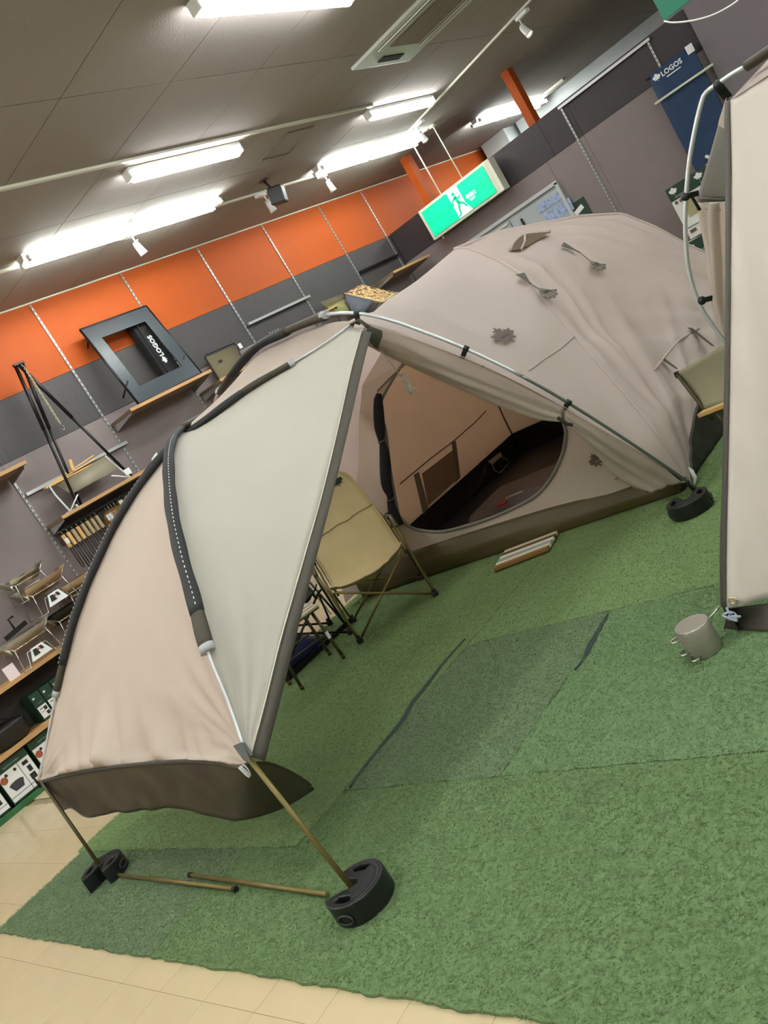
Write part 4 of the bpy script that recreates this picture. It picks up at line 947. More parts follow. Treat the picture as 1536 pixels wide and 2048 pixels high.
# front panel of canopy
HM_px = [(72, 1563), (110, 1552), (164, 1540), (230, 1530), (300, 1523), (370, 1519), (430, 1522), (470, 1530), (492, 1526)]
HEM = [on_y(u, v, 1.51 - (u - 72) / 420 * .11) for u, v in HM_px]
HEMc = crom(HEM, 73)
bf = join([FL], [p for p in P1c[3:I1 - 1:4]], [CROSS], [p for p in reversed(P2c[3:I2 - 1:4])], [FR])
bf = [p + Vector((0, 0, -.012)) for p in bf]; bf[0] = HEM[0]; bf[-1] = HEM[-1]; BF = crom(bf, 73)
def dsp_front(p, u, v):
    # v: 0 at top boundary -> 1 at hem ; gathers near the hem and fans at both corners
    g = .07 * (max(0, v - .7) / .3) * noise.noise(Vector((u * 20 - v * 3, v * 1.6, 1.7))) * (1 if v < .995 else .2)
    for c_, sd in ((FL, 2.0), (FR, 6.0)):
        f, r = fan(p, c_, 8, sd, (0, 0, 1), (1, 0, 0)); g += .02 * f * math.exp(-r * 1.2)
    return (g + .005 * wr(p, (3, 3, 3), 9)) * min(1, u / .06, (1 - u) / .06, v / .06)
rowsF = ruled(BF, HEMc, 40, lambda u, v: Vector((0, -.05 * math.sin(math.pi * v) * math.sin(math.pi * u), .0)), dsp_front, rel=300)
m = MB(); m.grid(rowsF, .002); T(m, 'canopy_front_panel', M('pinkish tan canopy cloth', (210, 193, 179), .75, bump=.05, bscale=35, var=.02, vscale=3, transl=.2))
# top panel between crossing and arch
archR = P1c[-1]; archL = mir(archR); iR = nearest(P3c, archR); iL = nearest(P3c, archL)
AT = resample([p + Vector((0, 0, -.05)) for p in P3c[iR:iL + 1]], 49); AT[0] = archR.copy(); AT[-1] = P2c[-1].copy()
bt = join([archR], list(reversed(P1c[I1 + 2:-3:4])), [CROSS], P2c[I2 + 2:-3:4], [P2c[-1]]); BT = crom([p + Vector((0, 0, -.012)) for p in bt], 49)
m = MB(); m.grid(ruled(BT, AT, 16, lambda u, v: Vector((0, 0, -.02 * math.sin(math.pi * v))), lambda p, u, v: .012 * wr(p, (8, 2, 2), 3) * edgefade(u, v)), .002); T(m, 'canopy_top_panel', FLY)

# webbing edge of the right panel, facing the camera
wd_ = []
for i in range(73):
    wd_.append(WE[i])
web_out_px = [(530, 1522), (565, 1385), (598, 1250), (635, 1105), (671, 965), (704, 825), (732, 705), (744, 664)]
WO = crom([on_v(u, v, (-2.52, 1.40), (-2.91, 3.60)) for u, v in web_out_px], 73)
m = MB(); m.grid([[WE[i], WE[i].lerp(WO[i], .5) + Vector((.004, 0, 0)), WO[i]] for i in range(73)], .003); T(m, 'edge_webbing', WEB)
m = MB(); m.tube([WE[i] + Vector((.003, 0, .0)) for i in range(73)], .0035, 5); T(m, 'edge_piping', M('pale piping', (214, 206, 190), .7))
# front hem webbing
m = MB(); m.grid([[p, p + Vector((0, -.003, -.011)), p + Vector((0, 0, -.022))] for p in HEMc], .003); T(m, 'hem_webbing', WEB)
# brown skirt hanging from the hem
sk_bot = [(108, 1590), (120, 1622), (143, 1616), (170, 1634), (215, 1628), (270, 1623), (330, 1616), (380, 1622), (420, 1632), (455, 1642), (500, 1638), (560, 1622), (600, 1600), (626, 1574)]
sb = crom([on_y(u, v, 1.53 - (u - 72) / 420 * .11 + (0 if u < 480 else (u - 480) * .0016)) for u, v in sk_bot], 73)
st_px = [(74, 1566), (110, 1556), (164, 1544), (230, 1534), (300, 1527), (370, 1523), (430, 1526), (470, 1533), (495, 1530), (520, 1524), (545, 1528), (580, 1543), (610, 1561), (622, 1571)]
stc = crom([on_y(u, v, 1.512 - (u - 72) / 420 * .11 + (0 if u < 480 else (u - 480) * .0016)) + Vector((0, .004, 0)) for u, v in st_px], 73)
m = MB(); m.grid(ruled(stc, sb, 14, None, lambda p, u, v: (.014 * wr(p, (6, 2, 5), 8) + .012 * noise.noise(Vector((u * 14, v * 1.5, 3)))) * min(1, v * 3)), .0015); T(m, 'mud_skirt', SKIRT)

# pole sleeves and poles of the canopy
def sleeve(c, t0, t1, r, name='pole_sleeve', mat=None, off=Vector((0, 0, 0))):
    seg = cut(c, t0, t1); m = MB(); m.tube([p + off for p in seg], r, 10, flat=.55, rs=[r * (1 + .06 * math.sin(i * .9)) for i in range(len(seg))]); return T(m, name, mat or SLEEVE)
def white_stitch(c, t0, t1, offv, par):
    seg = cut(c, t0, t1); seg = resample(seg, max(8, int(len(seg) * 3))); m = MB()
    for i in range(0, len(seg) - 1, 2): m.beam(seg[i] + offv * .62, seg[i].lerp(seg[i + 1], .8) + offv * .62, .003, .003)
    return m.obj('white_stitching', WHITEP, par, True)
def tcap(c, t, r, name='sleeve_end_cap', mat=None):
    n = len(c) - 1; i = int(round(t * n)); a, b = c[max(i - 1, 0)], c[min(i + 1, n)]; d = (b - a).normalized(); m = MB(); m.tube([c[i] - d * .016, c[i] + d * .016], r, 10, flat=.55); return T(m, name, mat or WEBL)
N1 = nearest(P1c, P1[1]) / 80; N1b = nearest(P1c, P1[8]) / 80; NX1 = I1 / 80
m = MB(); m.tube(P1c, .0065, 8); T(m, 'canopy_rod', ALU)
s1 = sleeve(P1c, N1 + .05, NX1 - .01, .040); white_stitch(P1c, N1 + .05, NX1, Vector((-.027, -.020, .024)), s1)
sleeve(P1c, N1, N1 + .06, .036, mat=SLEEVEO); tcap(P1c, N1, .038)
s1 = sleeve(P1c, NX1 - .02, N1b - .10, .037); white_stitch(P1c, NX1 + .02, N1b - .10, Vector((-.012, .012, .024)), s1)
sleeve(P1c, N1b - .10, N1b, .034, mat=SLEEVEO); tcap(P1c, N1b, .036)
N2 = nearest(P2c, P2[2]) / 80; N2b = nearest(P2c, P2[10]) / 80; NX2 = I2 / 80
m = MB(); m.tube(P2c, .0065, 8); T(m, 'canopy_rod', ALU)
s1 = sleeve(P2c, N2 + .05, NX2 + .0, .030); white_stitch(P2c, N2 + .06, NX2 - .02, Vector((.042, -.02, .012)), s1)
sleeve(P2c, N2, N2 + .06, .029, mat=SLEEVEO); tcap(P2c, N2, .031)
sleeve(P2c, NX2 + .02, N2b, .030); tcap(P2c, N2b, .031)
m = MB(); m.sphere(CROSS + Vector((0, 0, .02)), .04, (1.2, 1.2, .5)); T(m, 'crossing_patch', SLEEVEO)
# corner fittings
c_ = P2c[0]; m = MB(); m.add([c_ + Vector(v) for v in ((-.03, -.012, .03), (.025, -.005, .035), (.012, -.012, -.04), (-.02, -.015, -.03))], [(0, 1, 2, 3)]); m.box(c_, (.035, .012, .05)); T(m, 'corner_pocket', M('blue grey pocket', (112, 116, 120), .6))
m = MB()
for k_ in range(3): m.tube([FR + Vector((-.02 + .012 * math.cos(a_ * math.pi / 5 + k_), -.02 - .006 * k_, -.045 + .022 * math.sin(a_ * math.pi / 5))) for a_ in range(11)], .0028, 5, cap=False)
T(m, 'corner_cord', ROPEP)
m = MB(); m.tube([FL + Vector((-.03, -.01, .03)), FL + Vector((-.035, -.01, -.05))], .006, 5); T(m, 'corner_strap', BLACKF)

# arch pole with sleeve
def t3(u, v): return nearest(P3c, on_plane(u, v, (0, 1, .35), 4.2)) / 120
tmid = t3(1045, 752); tcapR = t3(655, 630); tcapL = t3(440, 782)
m = MB(); m.tube(cut(P3c, 0, tmid), .0085, 10); T(m, 'arch_pole', ALUG)
m = MB(); m.tube(cut(P3c, tmid, 1), .0095, 10); T(m, 'arch_pole', ALU)
s3 = sleeve(P3c, tcapR + .05, tcapL - .03, .044, off=Vector((0, 0, -.012))); white_stitch(P3c, tcapR + .06, tcapL - .12, Vector((0, -.012, .034)), s3)
sleeve(P3c, tcapR, tcapR + .055, .040, mat=SLEEVEO, off=Vector((0, 0, -.010))); tcap(P3c, tcapR, .040)
sleeve(P3c, tcapL - .04, tcapL, .036, mat=SLEEVEO, off=Vector((0, 0, -.010))); tcap(P3c, tcapL, .036)
def clip(u, v, u2, v2):
    a = on_plane(u, v, (0, 1, .35), 4.2); b = on_plane(u2, v2, (0, 1, .35), 4.24); m = MB(); d = (b - a).normalized(); k_ = nearest(P3c, a); tdir = (P3c[min(k_ + 1, 120)] - P3c[k_ - 1]).normalized()
    m.tube([a - tdir * .014, a + tdir * .014], .015, 8); m.beam(a, b, .026, .008, up=tdir.cross(d)); T(m, 'pole_clip', BLACK)
clip(932, 697, 922, 722); clip(1137, 805, 1128, 818); clip(714, 627, 716, 648); clip(430, 818, 424, 822)
# foot fitting and cords at the right foot
m = MB(); m.cyl((-2.10, 4.20, Z0), P3c[2], .012, 8); T(m, 'foot_cap', BLACKT)
m = MB()
for k_ in range(3): m.tube([(-2.09 + .006 * k_, 4.24, .16 - .01 * k_), (-2.085 + .008 * k_, 4.22, .10), (-2.09, 4.19, .06)], .004, 5)
T(m, 'foot_cord', ROPEP)

# dome geometry
DC = Vector((-3.6, 5.7, 0)); HW = 1.5
tab = [(0, .0), (.05, .25), (.08, .42), (.19, .66), (.29, .84), (.4, 1.045), (.5, 1.27), (.63, 1.50), (.83, 1.645), (1.02, 1.745), (1.25, 1.86), (1.5, 1.925)]
def zs(s_, k_=1.0):
    s_ = max(0, min(1.5, s_ / k_))
    for (a, za), (b, zb) in zip(tab, tab[1:]):
        if s_ <= b:
            t_ = (s_ - a) / (b - a); return (za + (zb - za) * t_) * (1 if k_ == 1 else .965)
    return tab[-1][1]
def dome_side(ang, hw, k_, s0, zoff, seed, amp, ns=40, nt=48, sag=.05, s1=1.5, lift=0.0):
    """panel of the dome; ang rotates from the +x side"""
    R = Matrix.Rotation(ang, 3, 'Z'); rows = []
    for i in range(ns + 1):
        r = []
        for j in range(nt + 1):
            t_ = j / nt * 2 - 1; h0 = s0 + lift * (1 - abs(t_) ** 4); s_ = (h0 + (s1 * k_ - h0) * (i / ns) ** 1.6); y = t_ * (hw - s_); x = hw - s_; z = zs(s_, k_) - zoff
            conc = sag * (1 - t_ * t_) * math.sin(min(1, s_ / .9) * math.pi * .75)
            p = Vector((x - conc * .8, y, max(.02, z) - conc * .5))
            g = 0
            for sg in (-1, 1):
                c_ = Vector((hw, sg * hw, 0)); d = p - c_; rr = d.length; a = math.atan2(d.z, -sg * d.y + 1e-5)
                g += amp * 2.4 * (.5 - abs(noise.noise(Vector((a * 9, rr * .5, seed + sg)))) * 2) * math.exp(-rr * .7) * min(1, rr / .25)
            g += amp * .6 * noise.noise(Vector((y * 5 + z, z * 1.0, seed)))
            ef = min(1, (1 - abs(t_)) / .06) * min(1, .25 + i / 8)
            p = p + Vector((.8, 0, .5)) * g * ef
            r.append(DC + R @ p)
        rows.append(r)
    return rows
rs_ = dome_side(0, HW, 1.0, .012, 0, 1.3, .030, 54, 110, sag=.03, lift=.055)
m = MB(); m.grid(rs_); T(m, 'fly_right_panel', FLYB)
m = MB(); m.grid(dome_side(math.pi / 2, HW, 1.0, .012, 0, 2.3, .012)); T(m, 'fly_rear_panel', FLYB)
m = MB(); m.grid(dome_side(math.pi, HW, 1.0, .012, 0, 3.3, .012)); T(m, 'fly_left_panel', FLYB)
# edge binding along the bottom of the right panel
m = MB(); m.tube([p + Vector((.006, 0, 0)) for p in rs_[0]], .008, 6); T(m, 'fly_binding', WEB)
def arm(cx, cy, s0=.02, n=60):      # diagonal of the dome from a corner to the top
    out = []
    for i in range(n + 1):
        s_ = s0 + (1.5 - s0) * (i / n) ** 1.6; out.append(Vector((DC.x + cx * (HW - s_), DC.y + cy * (HW - s_), zs(s_))))
    return out
D1r = arm(1, -1); D2r = arm(1, 1); D1l = arm(-1, 1); D2l = arm(-1, -1)
for c_ in (D1r, D2r):
    m = MB(); m.tube([p + Vector((0, 0, .004)) for p in c_], .010, 6); T(m, 'fly_seam', FLYB)
# front roof panel: between the arch pole and the dome diagonals
inner = join(D1r[::3], list(reversed(D2l))[1::3]); QI = crom(inner, 91)
# keep only to tau .66
def tau_outer(t_): return cut(P3c, 0, 1)[int(t_ * 120)]
OUT = [p + Vector((0, .045, -.045 - .07 * min(1, i / 18))) for i, p in enumerate(crom(P3c[2:84], 91))]
# inner curve parameter: foot A at 0, top centre ~ matches arch apex, then down the left diagonal
apx = 60
halfA = crom(D1r[::3], 61); halfC = crom(list(reversed(D2l))[::3], 61)
QI = halfA + halfC[1:31]
def dsp_roof(p, u, v):
    g = .022 * (.5 - 2 * abs(noise.noise(Vector((u * 8, v * 1.3, 7.7))))) * (math.sin(math.pi * v))
    f, r = fan(p, P3c[3], 10, 4.4, (0, 0, 1), (-1, 0, 0)); g += .012 * f * math.exp(-r * 1.2)
    if 0.3 < u < .85: g += .035 * max(0, 1 - abs(v - .35 - .3 * (u - .5)) / .1) * math.sin((u - .3) / .55 * math.pi) * (1 if v < .9 else 0)
    return g * min(1, u / .04, (1 - v) / .05, v / .04)
rowsO = ruled(OUT, QI, 44, lambda u, v: Vector((0, 0, -.05 * math.sin(math.pi * v) * min(1, u * 3))), dsp_roof)
m = MB(); m.grid(rowsO); T(m, 'fly_front_panel', FLYB)
# rolled and gathered door flap under the arch
PL = (0, 1, .35)
def plp(l, k_): return [on_plane(u, v, PL, k_) for u, v in l]
top_f = crom(plp([(732, 645), (790, 662), (850, 686), (921, 716), (980, 742), (1040, 771), (1090, 795), (1130, 814)], 4.215), 61)
bot_f = crom(plp([(730, 683), (780, 710), (842, 740), (905, 768), (965, 795), (1030, 822), (1080, 838), (1124, 841)], 4.235), 61)
def roll_rows(A, B, bul, fold):
    rows = []
    for i, (a, b) in enumerate(zip(A, B)):
        r = []; u = i / (len(A) - 1)
        for j in range(19):
            v = j / 18; p = a.lerp(b, min(1, v * 1.15)); off = bul(u) * math.sin(math.pi * min(1, v)) ; g = fold * noise.noise(Vector((v * 7 + u * 1.5, u * 2.0, 2.2))) * (1 + 1.2 * max(0, u - .75) * 4)
            p = p + Vector((0, -1, -.2)) * (off + g)
            r.append(p)
        rows.append(r)
    return rows
m = MB(); m.grid(roll_rows(top_f, bot_f, lambda u: .05 * (1 - .3 * u), .012), .002); T(m, 'rolled_door_flap', FLY)
top_g = crom(plp([(1132, 818), (1170, 838), (1220, 868), (1280, 905), (1340, 945), (1365, 962)], 4.215), 49)
bot_g = crom(plp([(1134, 842), (1160, 872), (1195, 910), (1225, 945), (1262, 972), (1292, 984)], 4.225), 49)
rg = roll_rows(top_g, bot_g, lambda u: .03 * (1 - .6 * u), .016)
m = MB(); m.grid(rg, .002); T(m, 'gathered_door_flap', FLY)
m = MB(); m.add([top_g[-1], bot_g[-1], Vector(on_plane(1330, 972, PL, 4.22)), Vector(on_plane(1385, 962, PL, 4.2))], [(0, 1, 2), (0, 2, 3)]); T(m, 'flap_corner', FLY)
m = MB(); m.tube(crom([bot_g[-1], on_plane(1330, 973, PL, 4.22), on_plane(1372, 955, PL, 4.21)], 12), .006, 5); T(m, 'flap_binding', WEB)
g_ = on_plane(1131, 830, PL, 4.19); m = MB(); m.tube([g_ + Vector((-.03, -.03, .01)), g_ + Vector((0, -.035, -.04)), g_ + Vector((.02, -.02, -.06))], .012, 8, flat=.5); T(m, 'gather_toggle', BLACKF)
# dark triangular flap at the canopy hub and its cord
hb_ = plp([(738, 652), (763, 662), (764, 672), (755, 698), (748, 694), (728, 668)], 4.13)
m = MB(); m.add(hb_ + [p + Vector((0, .004, 0)) for p in hb_], [(0, 1, 2, 3, 4, 5), (11, 10, 9, 8, 7, 6)]); T(m, 'hub_flap', M('dark grey flap', (92, 90, 82), .7))
m = MB(); m.tube([on_plane(700, 650, PL, 4.15), on_plane(718, 640, PL, 4.16), on_plane(738, 655, PL, 4.14)], .016, 8, flat=.5); T(m, 'hub_patch', SLEEVEO)
cd_ = crom(plp([(760, 700), (785, 730), (797, 748), (802, 752)], 4.15), 12); m = MB(); m.tube(cd_, .003, 5)
b0 = on_plane(802, 752, PL, 4.15)
for k_ in range(3):
    m.tube(crom([b0, b0 + Vector((.02 + .004 * k_, 0, .004)), b0 + Vector((.012, .005 * k_, -.05)), b0 + Vector((-.005 + .01 * k_, 0, -.11)), b0 + Vector((-.012, 0, -.05)), b0 + Vector((-.006, 0, -.005))], 18), .0035, 5)
m.tube(crom([b0 + Vector((.03, 0, -.09)), b0 + Vector((.045, 0, -.11)), b0 + Vector((.035, 0, -.13)), b0 + Vector((.02, 0, -.115))], 8), .003, 5); T(m, 'guy_rope_bundle', M('pale grey rope', (172, 168, 160), .8))

# vents, straps and rope bundles on the dome
def near_surf(rows, u, v):
    """grid point whose sight line is nearest to a picture point, with local axes"""
    bst = None
    for i, r in enumerate(rows):
        for j, p in enumerate(r):
            q_ = CM @ np.array(p - EYE); du = 768 + FPX * q_[0] / q_[2] - u; dv = 1024 + FPX * q_[1] / q_[2] - v; e = du * du + dv * dv
            if bst is None or e < bst[0]: bst = (e, i, j)
    _, i, j = bst; n_, m_ = len(rows), len(rows[0])
    du = rows[min(i + 1, n_ - 1)][j] - rows[max(i - 1, 0)][j]; dv = rows[i][min(j + 1, m_ - 1)] - rows[i][max(j - 1, 0)]; nn_ = du.cross(dv).normalized()
    if nn_.dot(EYE - rows[i][j]) < 0: nn_ = -nn_
    return rows[i][j], nn_
def surf_line(rows, px, lift=.008): return [(lambda a: a[0] + a[1] * lift)(near_surf(rows, u, v)) for u, v in px]
def on_tangent(u, v, p, n_, lift=.004):
    return on_plane(u, v, n_, n_.dot(p) + lift)
# leaf emblem on the front panel
p, n_ = near_surf(rowsO, 1012, 671); c_ = on_tangent(1012, 673, p, n_, .02)
xd = on_tangent(1032, 665, p, n_, .02) - c_; yd = on_tangent(1004, 655, p, n_, .02) - c_
xd = on_tangent(998, 690, p, n_, .02) - on_tangent(1022, 655, p, n_, .02)
yd = on_tangent(992, 660, p, n_, .02) - c_
fm = frame(c_, n_.cross(yd).normalized() * -1 if False else yd.cross(n_), yd); m = leaf(.095, fm, .002); T(m, 'leaf_emblem', PRINT)
def rope(u0, v0, u1, v1, u2, v2, rows):
    p, n_ = near_surf(rows, u1, v1)
    a, b, c_ = [on_tangent(u, v, p, n_, .03) for u, v in ((u0, v0), (u1, v1), (u2, v2))]
    d = (b - a).normalized(); s_ = d.cross(n_)
    m = MB(); m.add([a - s_ * .035, a + s_ * .035, a.lerp(b, .8) + s_ * .008, a.lerp(b, .8) - s_ * .008], [(0, 1, 2, 3)]); m.beam(a.lerp(b, .75), b, .012, .004, n_); st_ = T(m, 'guy_tab', M('dark grey tab', (84, 80, 74), .7))
    m = MB(); m.tube([b, c_ - (c_ - b).normalized() * .03], .004, 5)
    e = (c_ - b).normalized(); f = e.cross(n_)
    for k_ in range(5):
        an = (k_ - 2) * .55; q_ = e * math.cos(an) + f * math.sin(an); q2 = e * math.cos(an + .3) + f * math.sin(an + .3)
        m.tube(crom([c_ - e * .05, c_ + q_ * .04 + n_ * .01, c_ + q_ * .075 + n_ * .012, c_ + q2 * .05 + n_ * .006, c_ - e * .05], 16), .0042, 5)
    m.tube([c_ - f * .015 + n_ * .012, c_ + f * .015 + n_ * .012], .008, 6); T(m, 'guy_rope_bundle', ROPE)
rope(1040, 547, 1062, 568, 1090, 585, rowsO); rope(1125, 488, 1160, 505, 1190, 530, rs_)
# roof vent: dark opening with hooded lip and prop
p, n_ = near_surf(rs_, 1055, 480)
p = on_y(1055, 482, 6.0) if False else p
vt = [on_tangent(u, v, p, n_, .012) for u, v in ((1020, 500), (1030, 482), (1050, 468), (1100, 463), (1085, 474), (1055, 492), (1035, 500))]
m = MB(); m.add(vt, [tuple(range(7))]); T(m, 'vent_opening', M('dark vent inside', (96, 82, 64), .9))
m = MB(); m.tube(crom(vt[:4], 14), .012, 6); m.tube([on_tangent(1050, 468, p, n_, .03), on_tangent(1050, 482, p, n_, .02), on_tangent(1043, 498, p, n_, .012)], .008, 6); T(m, 'vent_lip', FLYB)
# long horizontal seams and strap ends
m = MB(); m.tube(surf_line(rowsO, [(1150, 670), (1120, 695), (1090, 718), (1060, 745)], .004), .004, 5); T(m, 'fly_seam', FLYB)
m = MB(); m.tube(surf_line(rs_, [(1310, 745), (1335, 712), (1360, 685), (1395, 655)], .006), .006, 5); T(m, 'fly_seam', FLYB)
def strap(a, b, rows, k=.03):
    p, n_ = near_surf(rows, *a); q0 = on_tangent(*a, p, n_, .02); q1 = on_tangent(*b, p, n_, .06); w_ = (q1 - q0).cross(Vector((.8, 0, .5))).normalized() * k / 2; m = MB(); m.grid([[q0 + w_, q0 - w_], [q0.lerp(q1, .5) + w_ * .7, q0.lerp(q1, .5) - w_ * .7], [q1 + w_ * .4, q1 - w_ * .4]], .002); T(m, 'stay_strap', M('dark strap', (66, 60, 56), .7))
strap((1326, 718), (1354, 738), rs_, .035); strap((1380, 656), (1426, 692), rs_, .045)

# inner tent
DCI = Vector((-3.6, 5.7, 0)); HI = 1.36
def idome(ang, s0, seed, mb_s1=1.36, ns=26, nt=36):
    R = Matrix.Rotation(ang, 3, 'Z'); rows = []
    for i in range(ns + 1):
        s_ = s0 + (1.36 - s0) * (i / ns) ** 1.6; r = []
        for j in range(nt + 1):
            t_ = j / nt * 2 - 1; y = t_ * (HI - s_); x = HI - s_; z = zs(s_ * 1.5 / 1.36) * .95
            g = .012 * noise.noise(Vector((y * 9 + z * 1.5, z * 2, seed))) * min(1, (1 - abs(t_)) / .08)
            r.append(DCI + R @ Vector((x - .03 * (1 - t_ * t_) + g, y, z)))
        rows.append(r)
    return rows
SZ = .045
sI = [s_ for s_ in [i * .001 for i in range(1360)] if zs(s_ * 1.5 / 1.36) * .95 > .24][0]
rl = idome(math.pi, sI, 4.0); m = MB(); m.grid(rl); T(m, 'inner_left_wall', INNER)
m = MB(); m.grid(idome(math.pi / 2, sI, 5.0)); T(m, 'inner_rear_wall', INNER)
m = MB(); m.grid(idome(0, sI, 6.0)); T(m, 'inner_right_wall', INNER)
# groundsheet tub
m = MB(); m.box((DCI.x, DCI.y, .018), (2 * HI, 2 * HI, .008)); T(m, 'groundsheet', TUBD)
def tubwall(ang, mt, name, zt=.25, amp=.012, shade=0):
    R = Matrix.Rotation(ang, 3, 'Z'); rows = []
    for i in range(9):
        z = .014 + (zt - .014) * i / 8; r = []
        for j in range(61):
            t_ = j / 60 * 2 - 1; si = sI * (i / 8) ** 1.0; g = amp * noise.noise(Vector((t_ * 14 + z * 8, z * 9, ang))) * min(1, (1 - abs(t_)) / .05)
            r.append(DCI + R @ Vector((HI + .02 - (sI * i / 8) + g, t_ * (HI + .02 - si), z)))
        rows.append(r)
    m = MB(); m.grid(rows, .002); return T(m, name, mt)
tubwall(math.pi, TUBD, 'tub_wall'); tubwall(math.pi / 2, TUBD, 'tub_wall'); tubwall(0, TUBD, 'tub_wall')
# front tub wall: olive, height following the photographed edge
sk_top = [on_y(u, v, 4.37) for u, v in ((745, 1128), (830, 1100), (960, 1058), (1100, 1015), (1220, 985), (1345, 955))]
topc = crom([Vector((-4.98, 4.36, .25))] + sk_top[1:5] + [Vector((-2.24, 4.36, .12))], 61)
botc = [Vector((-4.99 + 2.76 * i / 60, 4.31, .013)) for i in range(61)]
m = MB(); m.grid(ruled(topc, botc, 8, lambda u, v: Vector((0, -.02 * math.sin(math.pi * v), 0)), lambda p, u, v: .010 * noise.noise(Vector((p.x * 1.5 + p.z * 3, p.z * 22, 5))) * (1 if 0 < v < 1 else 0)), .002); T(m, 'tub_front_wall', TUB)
# front wall with D shaped door opening
def front_pt(x, z):
    s_ = 0
    lo, hi = 0.0, 1.36
    for _ in range(24):
        mid = (lo + hi) / 2
        if zs(mid * 1.5 / 1.36) * .95 > z: hi = mid
        else: lo = mid
    return Vector((x, 5.7 - HI + hi, z))
def to_front(u, v):
    y = 4.45
    for _ in range(12):
        p = on_y(u, v, y); y = .5 * y + .5 * front_pt(p.x, max(.0, p.z)).y
    return on_y(u, v, y)
dpx = [(798, 1030), (812, 1046), (832, 1058), (880, 1063), (930, 1052), (985, 1034), (1035, 1012), (1075, 988), (1105, 952), (1123, 915), (1131, 880), (1128, 845)]
D0 = [to_front(u, v) for u, v in dpx]
D0 += [Vector((x, 0, z)) for x, z in ((-2.80, .95), (-2.95, 1.2), (-3.2, 1.42), (-3.5, 1.52), (-3.75, 1.48))]
D0 += [to_front(u, v) for u, v in ((764, 800), (772, 860), (780, 930), (790, 990))]
Dl = crom([Vector((p.x, 0, p.z)) for p in D0 + [D0[0]]], 160)
def inside(x, z):
    c_ = False; n_ = len(Dl)
    for i in range(n_ - 1):
        a, b = Dl[i], Dl[i + 1]
        if (a.z > z) != (b.z > z) and x < (b.x - a.x) * (z - a.z) / (b.z - a.z) + a.x: c_ = not c_
    return c_
NXG, NZG = 150, 100; V = {}; m = MB(); vs = []; fs = []; idx = {}
def topz(x): return topc[max(0, min(60, int(round((x + 4.98) / 2.74 * 60))))].z
for i in range(NZG + 1):
    for j in range(NXG + 1):
        zt_ = zs(1.499) * .95 * .995; z = .1 + (zt_ - .1) * i / NZG; yy = front_pt(0, z).y; half = HI - (yy - (5.7 - HI)); x = DCI.x + (j / NXG * 2 - 1) * half
        zc = max(z, topz(x) - .005)
        g = .006 * noise.noise(Vector((x * 3, zc * 8, 3)))
        idx[i, j] = len(vs); vs.append(Vector((x, yy + g, zc)))
for i in range(NZG):
    for j in range(NXG):
        q4 = [idx[i, j], idx[i, j + 1], idx[i + 1, j + 1], idx[i + 1, j]]; c_ = sum((vs[k_] for k_ in q4), Vector()) / 4
        if inside(c_.x, c_.z) or vs[q4[0]].z >= vs[q4[2]].z: continue
        fs.append(tuple(q4))
m.add(vs, fs, True); T(m, 'inner_front_wall', INNERF)
m = MB(); ed = [front_pt(p.x, p.z) + Vector((0, -.004, 0)) for p in Dl]; m.tube(ed, .012, 6, cap=False); T(m, 'door_binding', M('grey door binding', (128, 122, 112), .7))
# rolled black mesh door on the left of the opening
rp = [to_front(u, v) + Vector((0, -.05, 0)) for u, v in ((766, 782), (764, 800), (768, 860), (776, 900), (780, 960), (788, 985), (790, 1005), (802, 1045))]
rc = crom(rp, 41); rad = [.018, .03, .036, .038, .04, .041, .04, .034, .026, .024, .032, .038, .04, .042, .042, .041, .04, .036, .028, .024, .028, .034, .04, .044, .046]
m = MB(); m.tube(rc, .04, 12, rs=[(lambda f: rad[int(f)] * (1 - f % 1) + rad[min(24, int(f) + 1)] * (f % 1))(i / 40 * 24) for i in range(41)]); T(m, 'rolled_mesh_door', BLACKF)
m = MB()
for k_ in (14, 32): m.tube([rc[k_] + Vector((.032 * math.cos(a_ * math.pi / 6), .032 * math.sin(a_ * math.pi / 6), .004 * math.sin(a_))) for a_ in range(13)], .0045, 5, cap=False)
T(m, 'roll_tie', ROPE)
tb = [to_front(u, v) + Vector((0, -.02, 0)) for u, v in ((758, 780), (785, 752), (815, 725))]; m = MB(); m.tube(tb, .007, 6); T(m, 'door_zip_edge', M('tan tape', (140, 122, 98), .8))
# leaf on the inner front wall
c_ = to_front(1196, 921) + Vector((0, -.012, 0)); m = leaf(.06, frame(c_, Vector((.96, 0, .2)), Vector((-.2, 0, .96))), .002); T(m, 'leaf_emblem', PRINT)
m = MB(); m.beam(to_front(1232, 956) + Vector((0, -.012, 0)), to_front(1262, 946) + Vector((0, -.012, 0)), .003, .022, (0, 1, 0)); T(m, 'small_tab', M('olive tab', (140, 136, 104), .7))
# inner seams and pockets seen on the left wall
def on_left(u, v, x0=-4.85):
    x = x0
    for _ in range(14):
        p = on_x(u, v, x); lo, hi = 0.0, 1.36
        for _k in range(20):
            mid = (lo + hi) / 2
            if zs(mid * 1.5 / 1.36) * .95 > max(.01, p.z): hi = mid
            else: lo = mid
        x = .5 * x + .5 * (DCI.x - HI + hi + .04)
    return on_x(u, v, x)
def lline(px, r_, name, mt): m = MB(); m.tube([on_left(u, v) for u, v in px], r_, 5); T(m, name, mt)
DKS = M('brown seam tape', (88, 74, 58), .8)
lline([(800, 968), (860, 918), (905, 884), (950, 845), (972, 822)], .005, 'inner_seam', DKS)
m = MB(); m.tube([Vector((DCI.x - (HI - s_ * 1.0) + .02, DCI.y + (HI - s_) - .02, zs(s_ * 1.5 / 1.36) * .95)) for s_ in [sI + (1.36 - sI) * (i / 30) ** 1.6 for i in range(31)]], .008, 6); T(m, 'inner_seam', DKS)
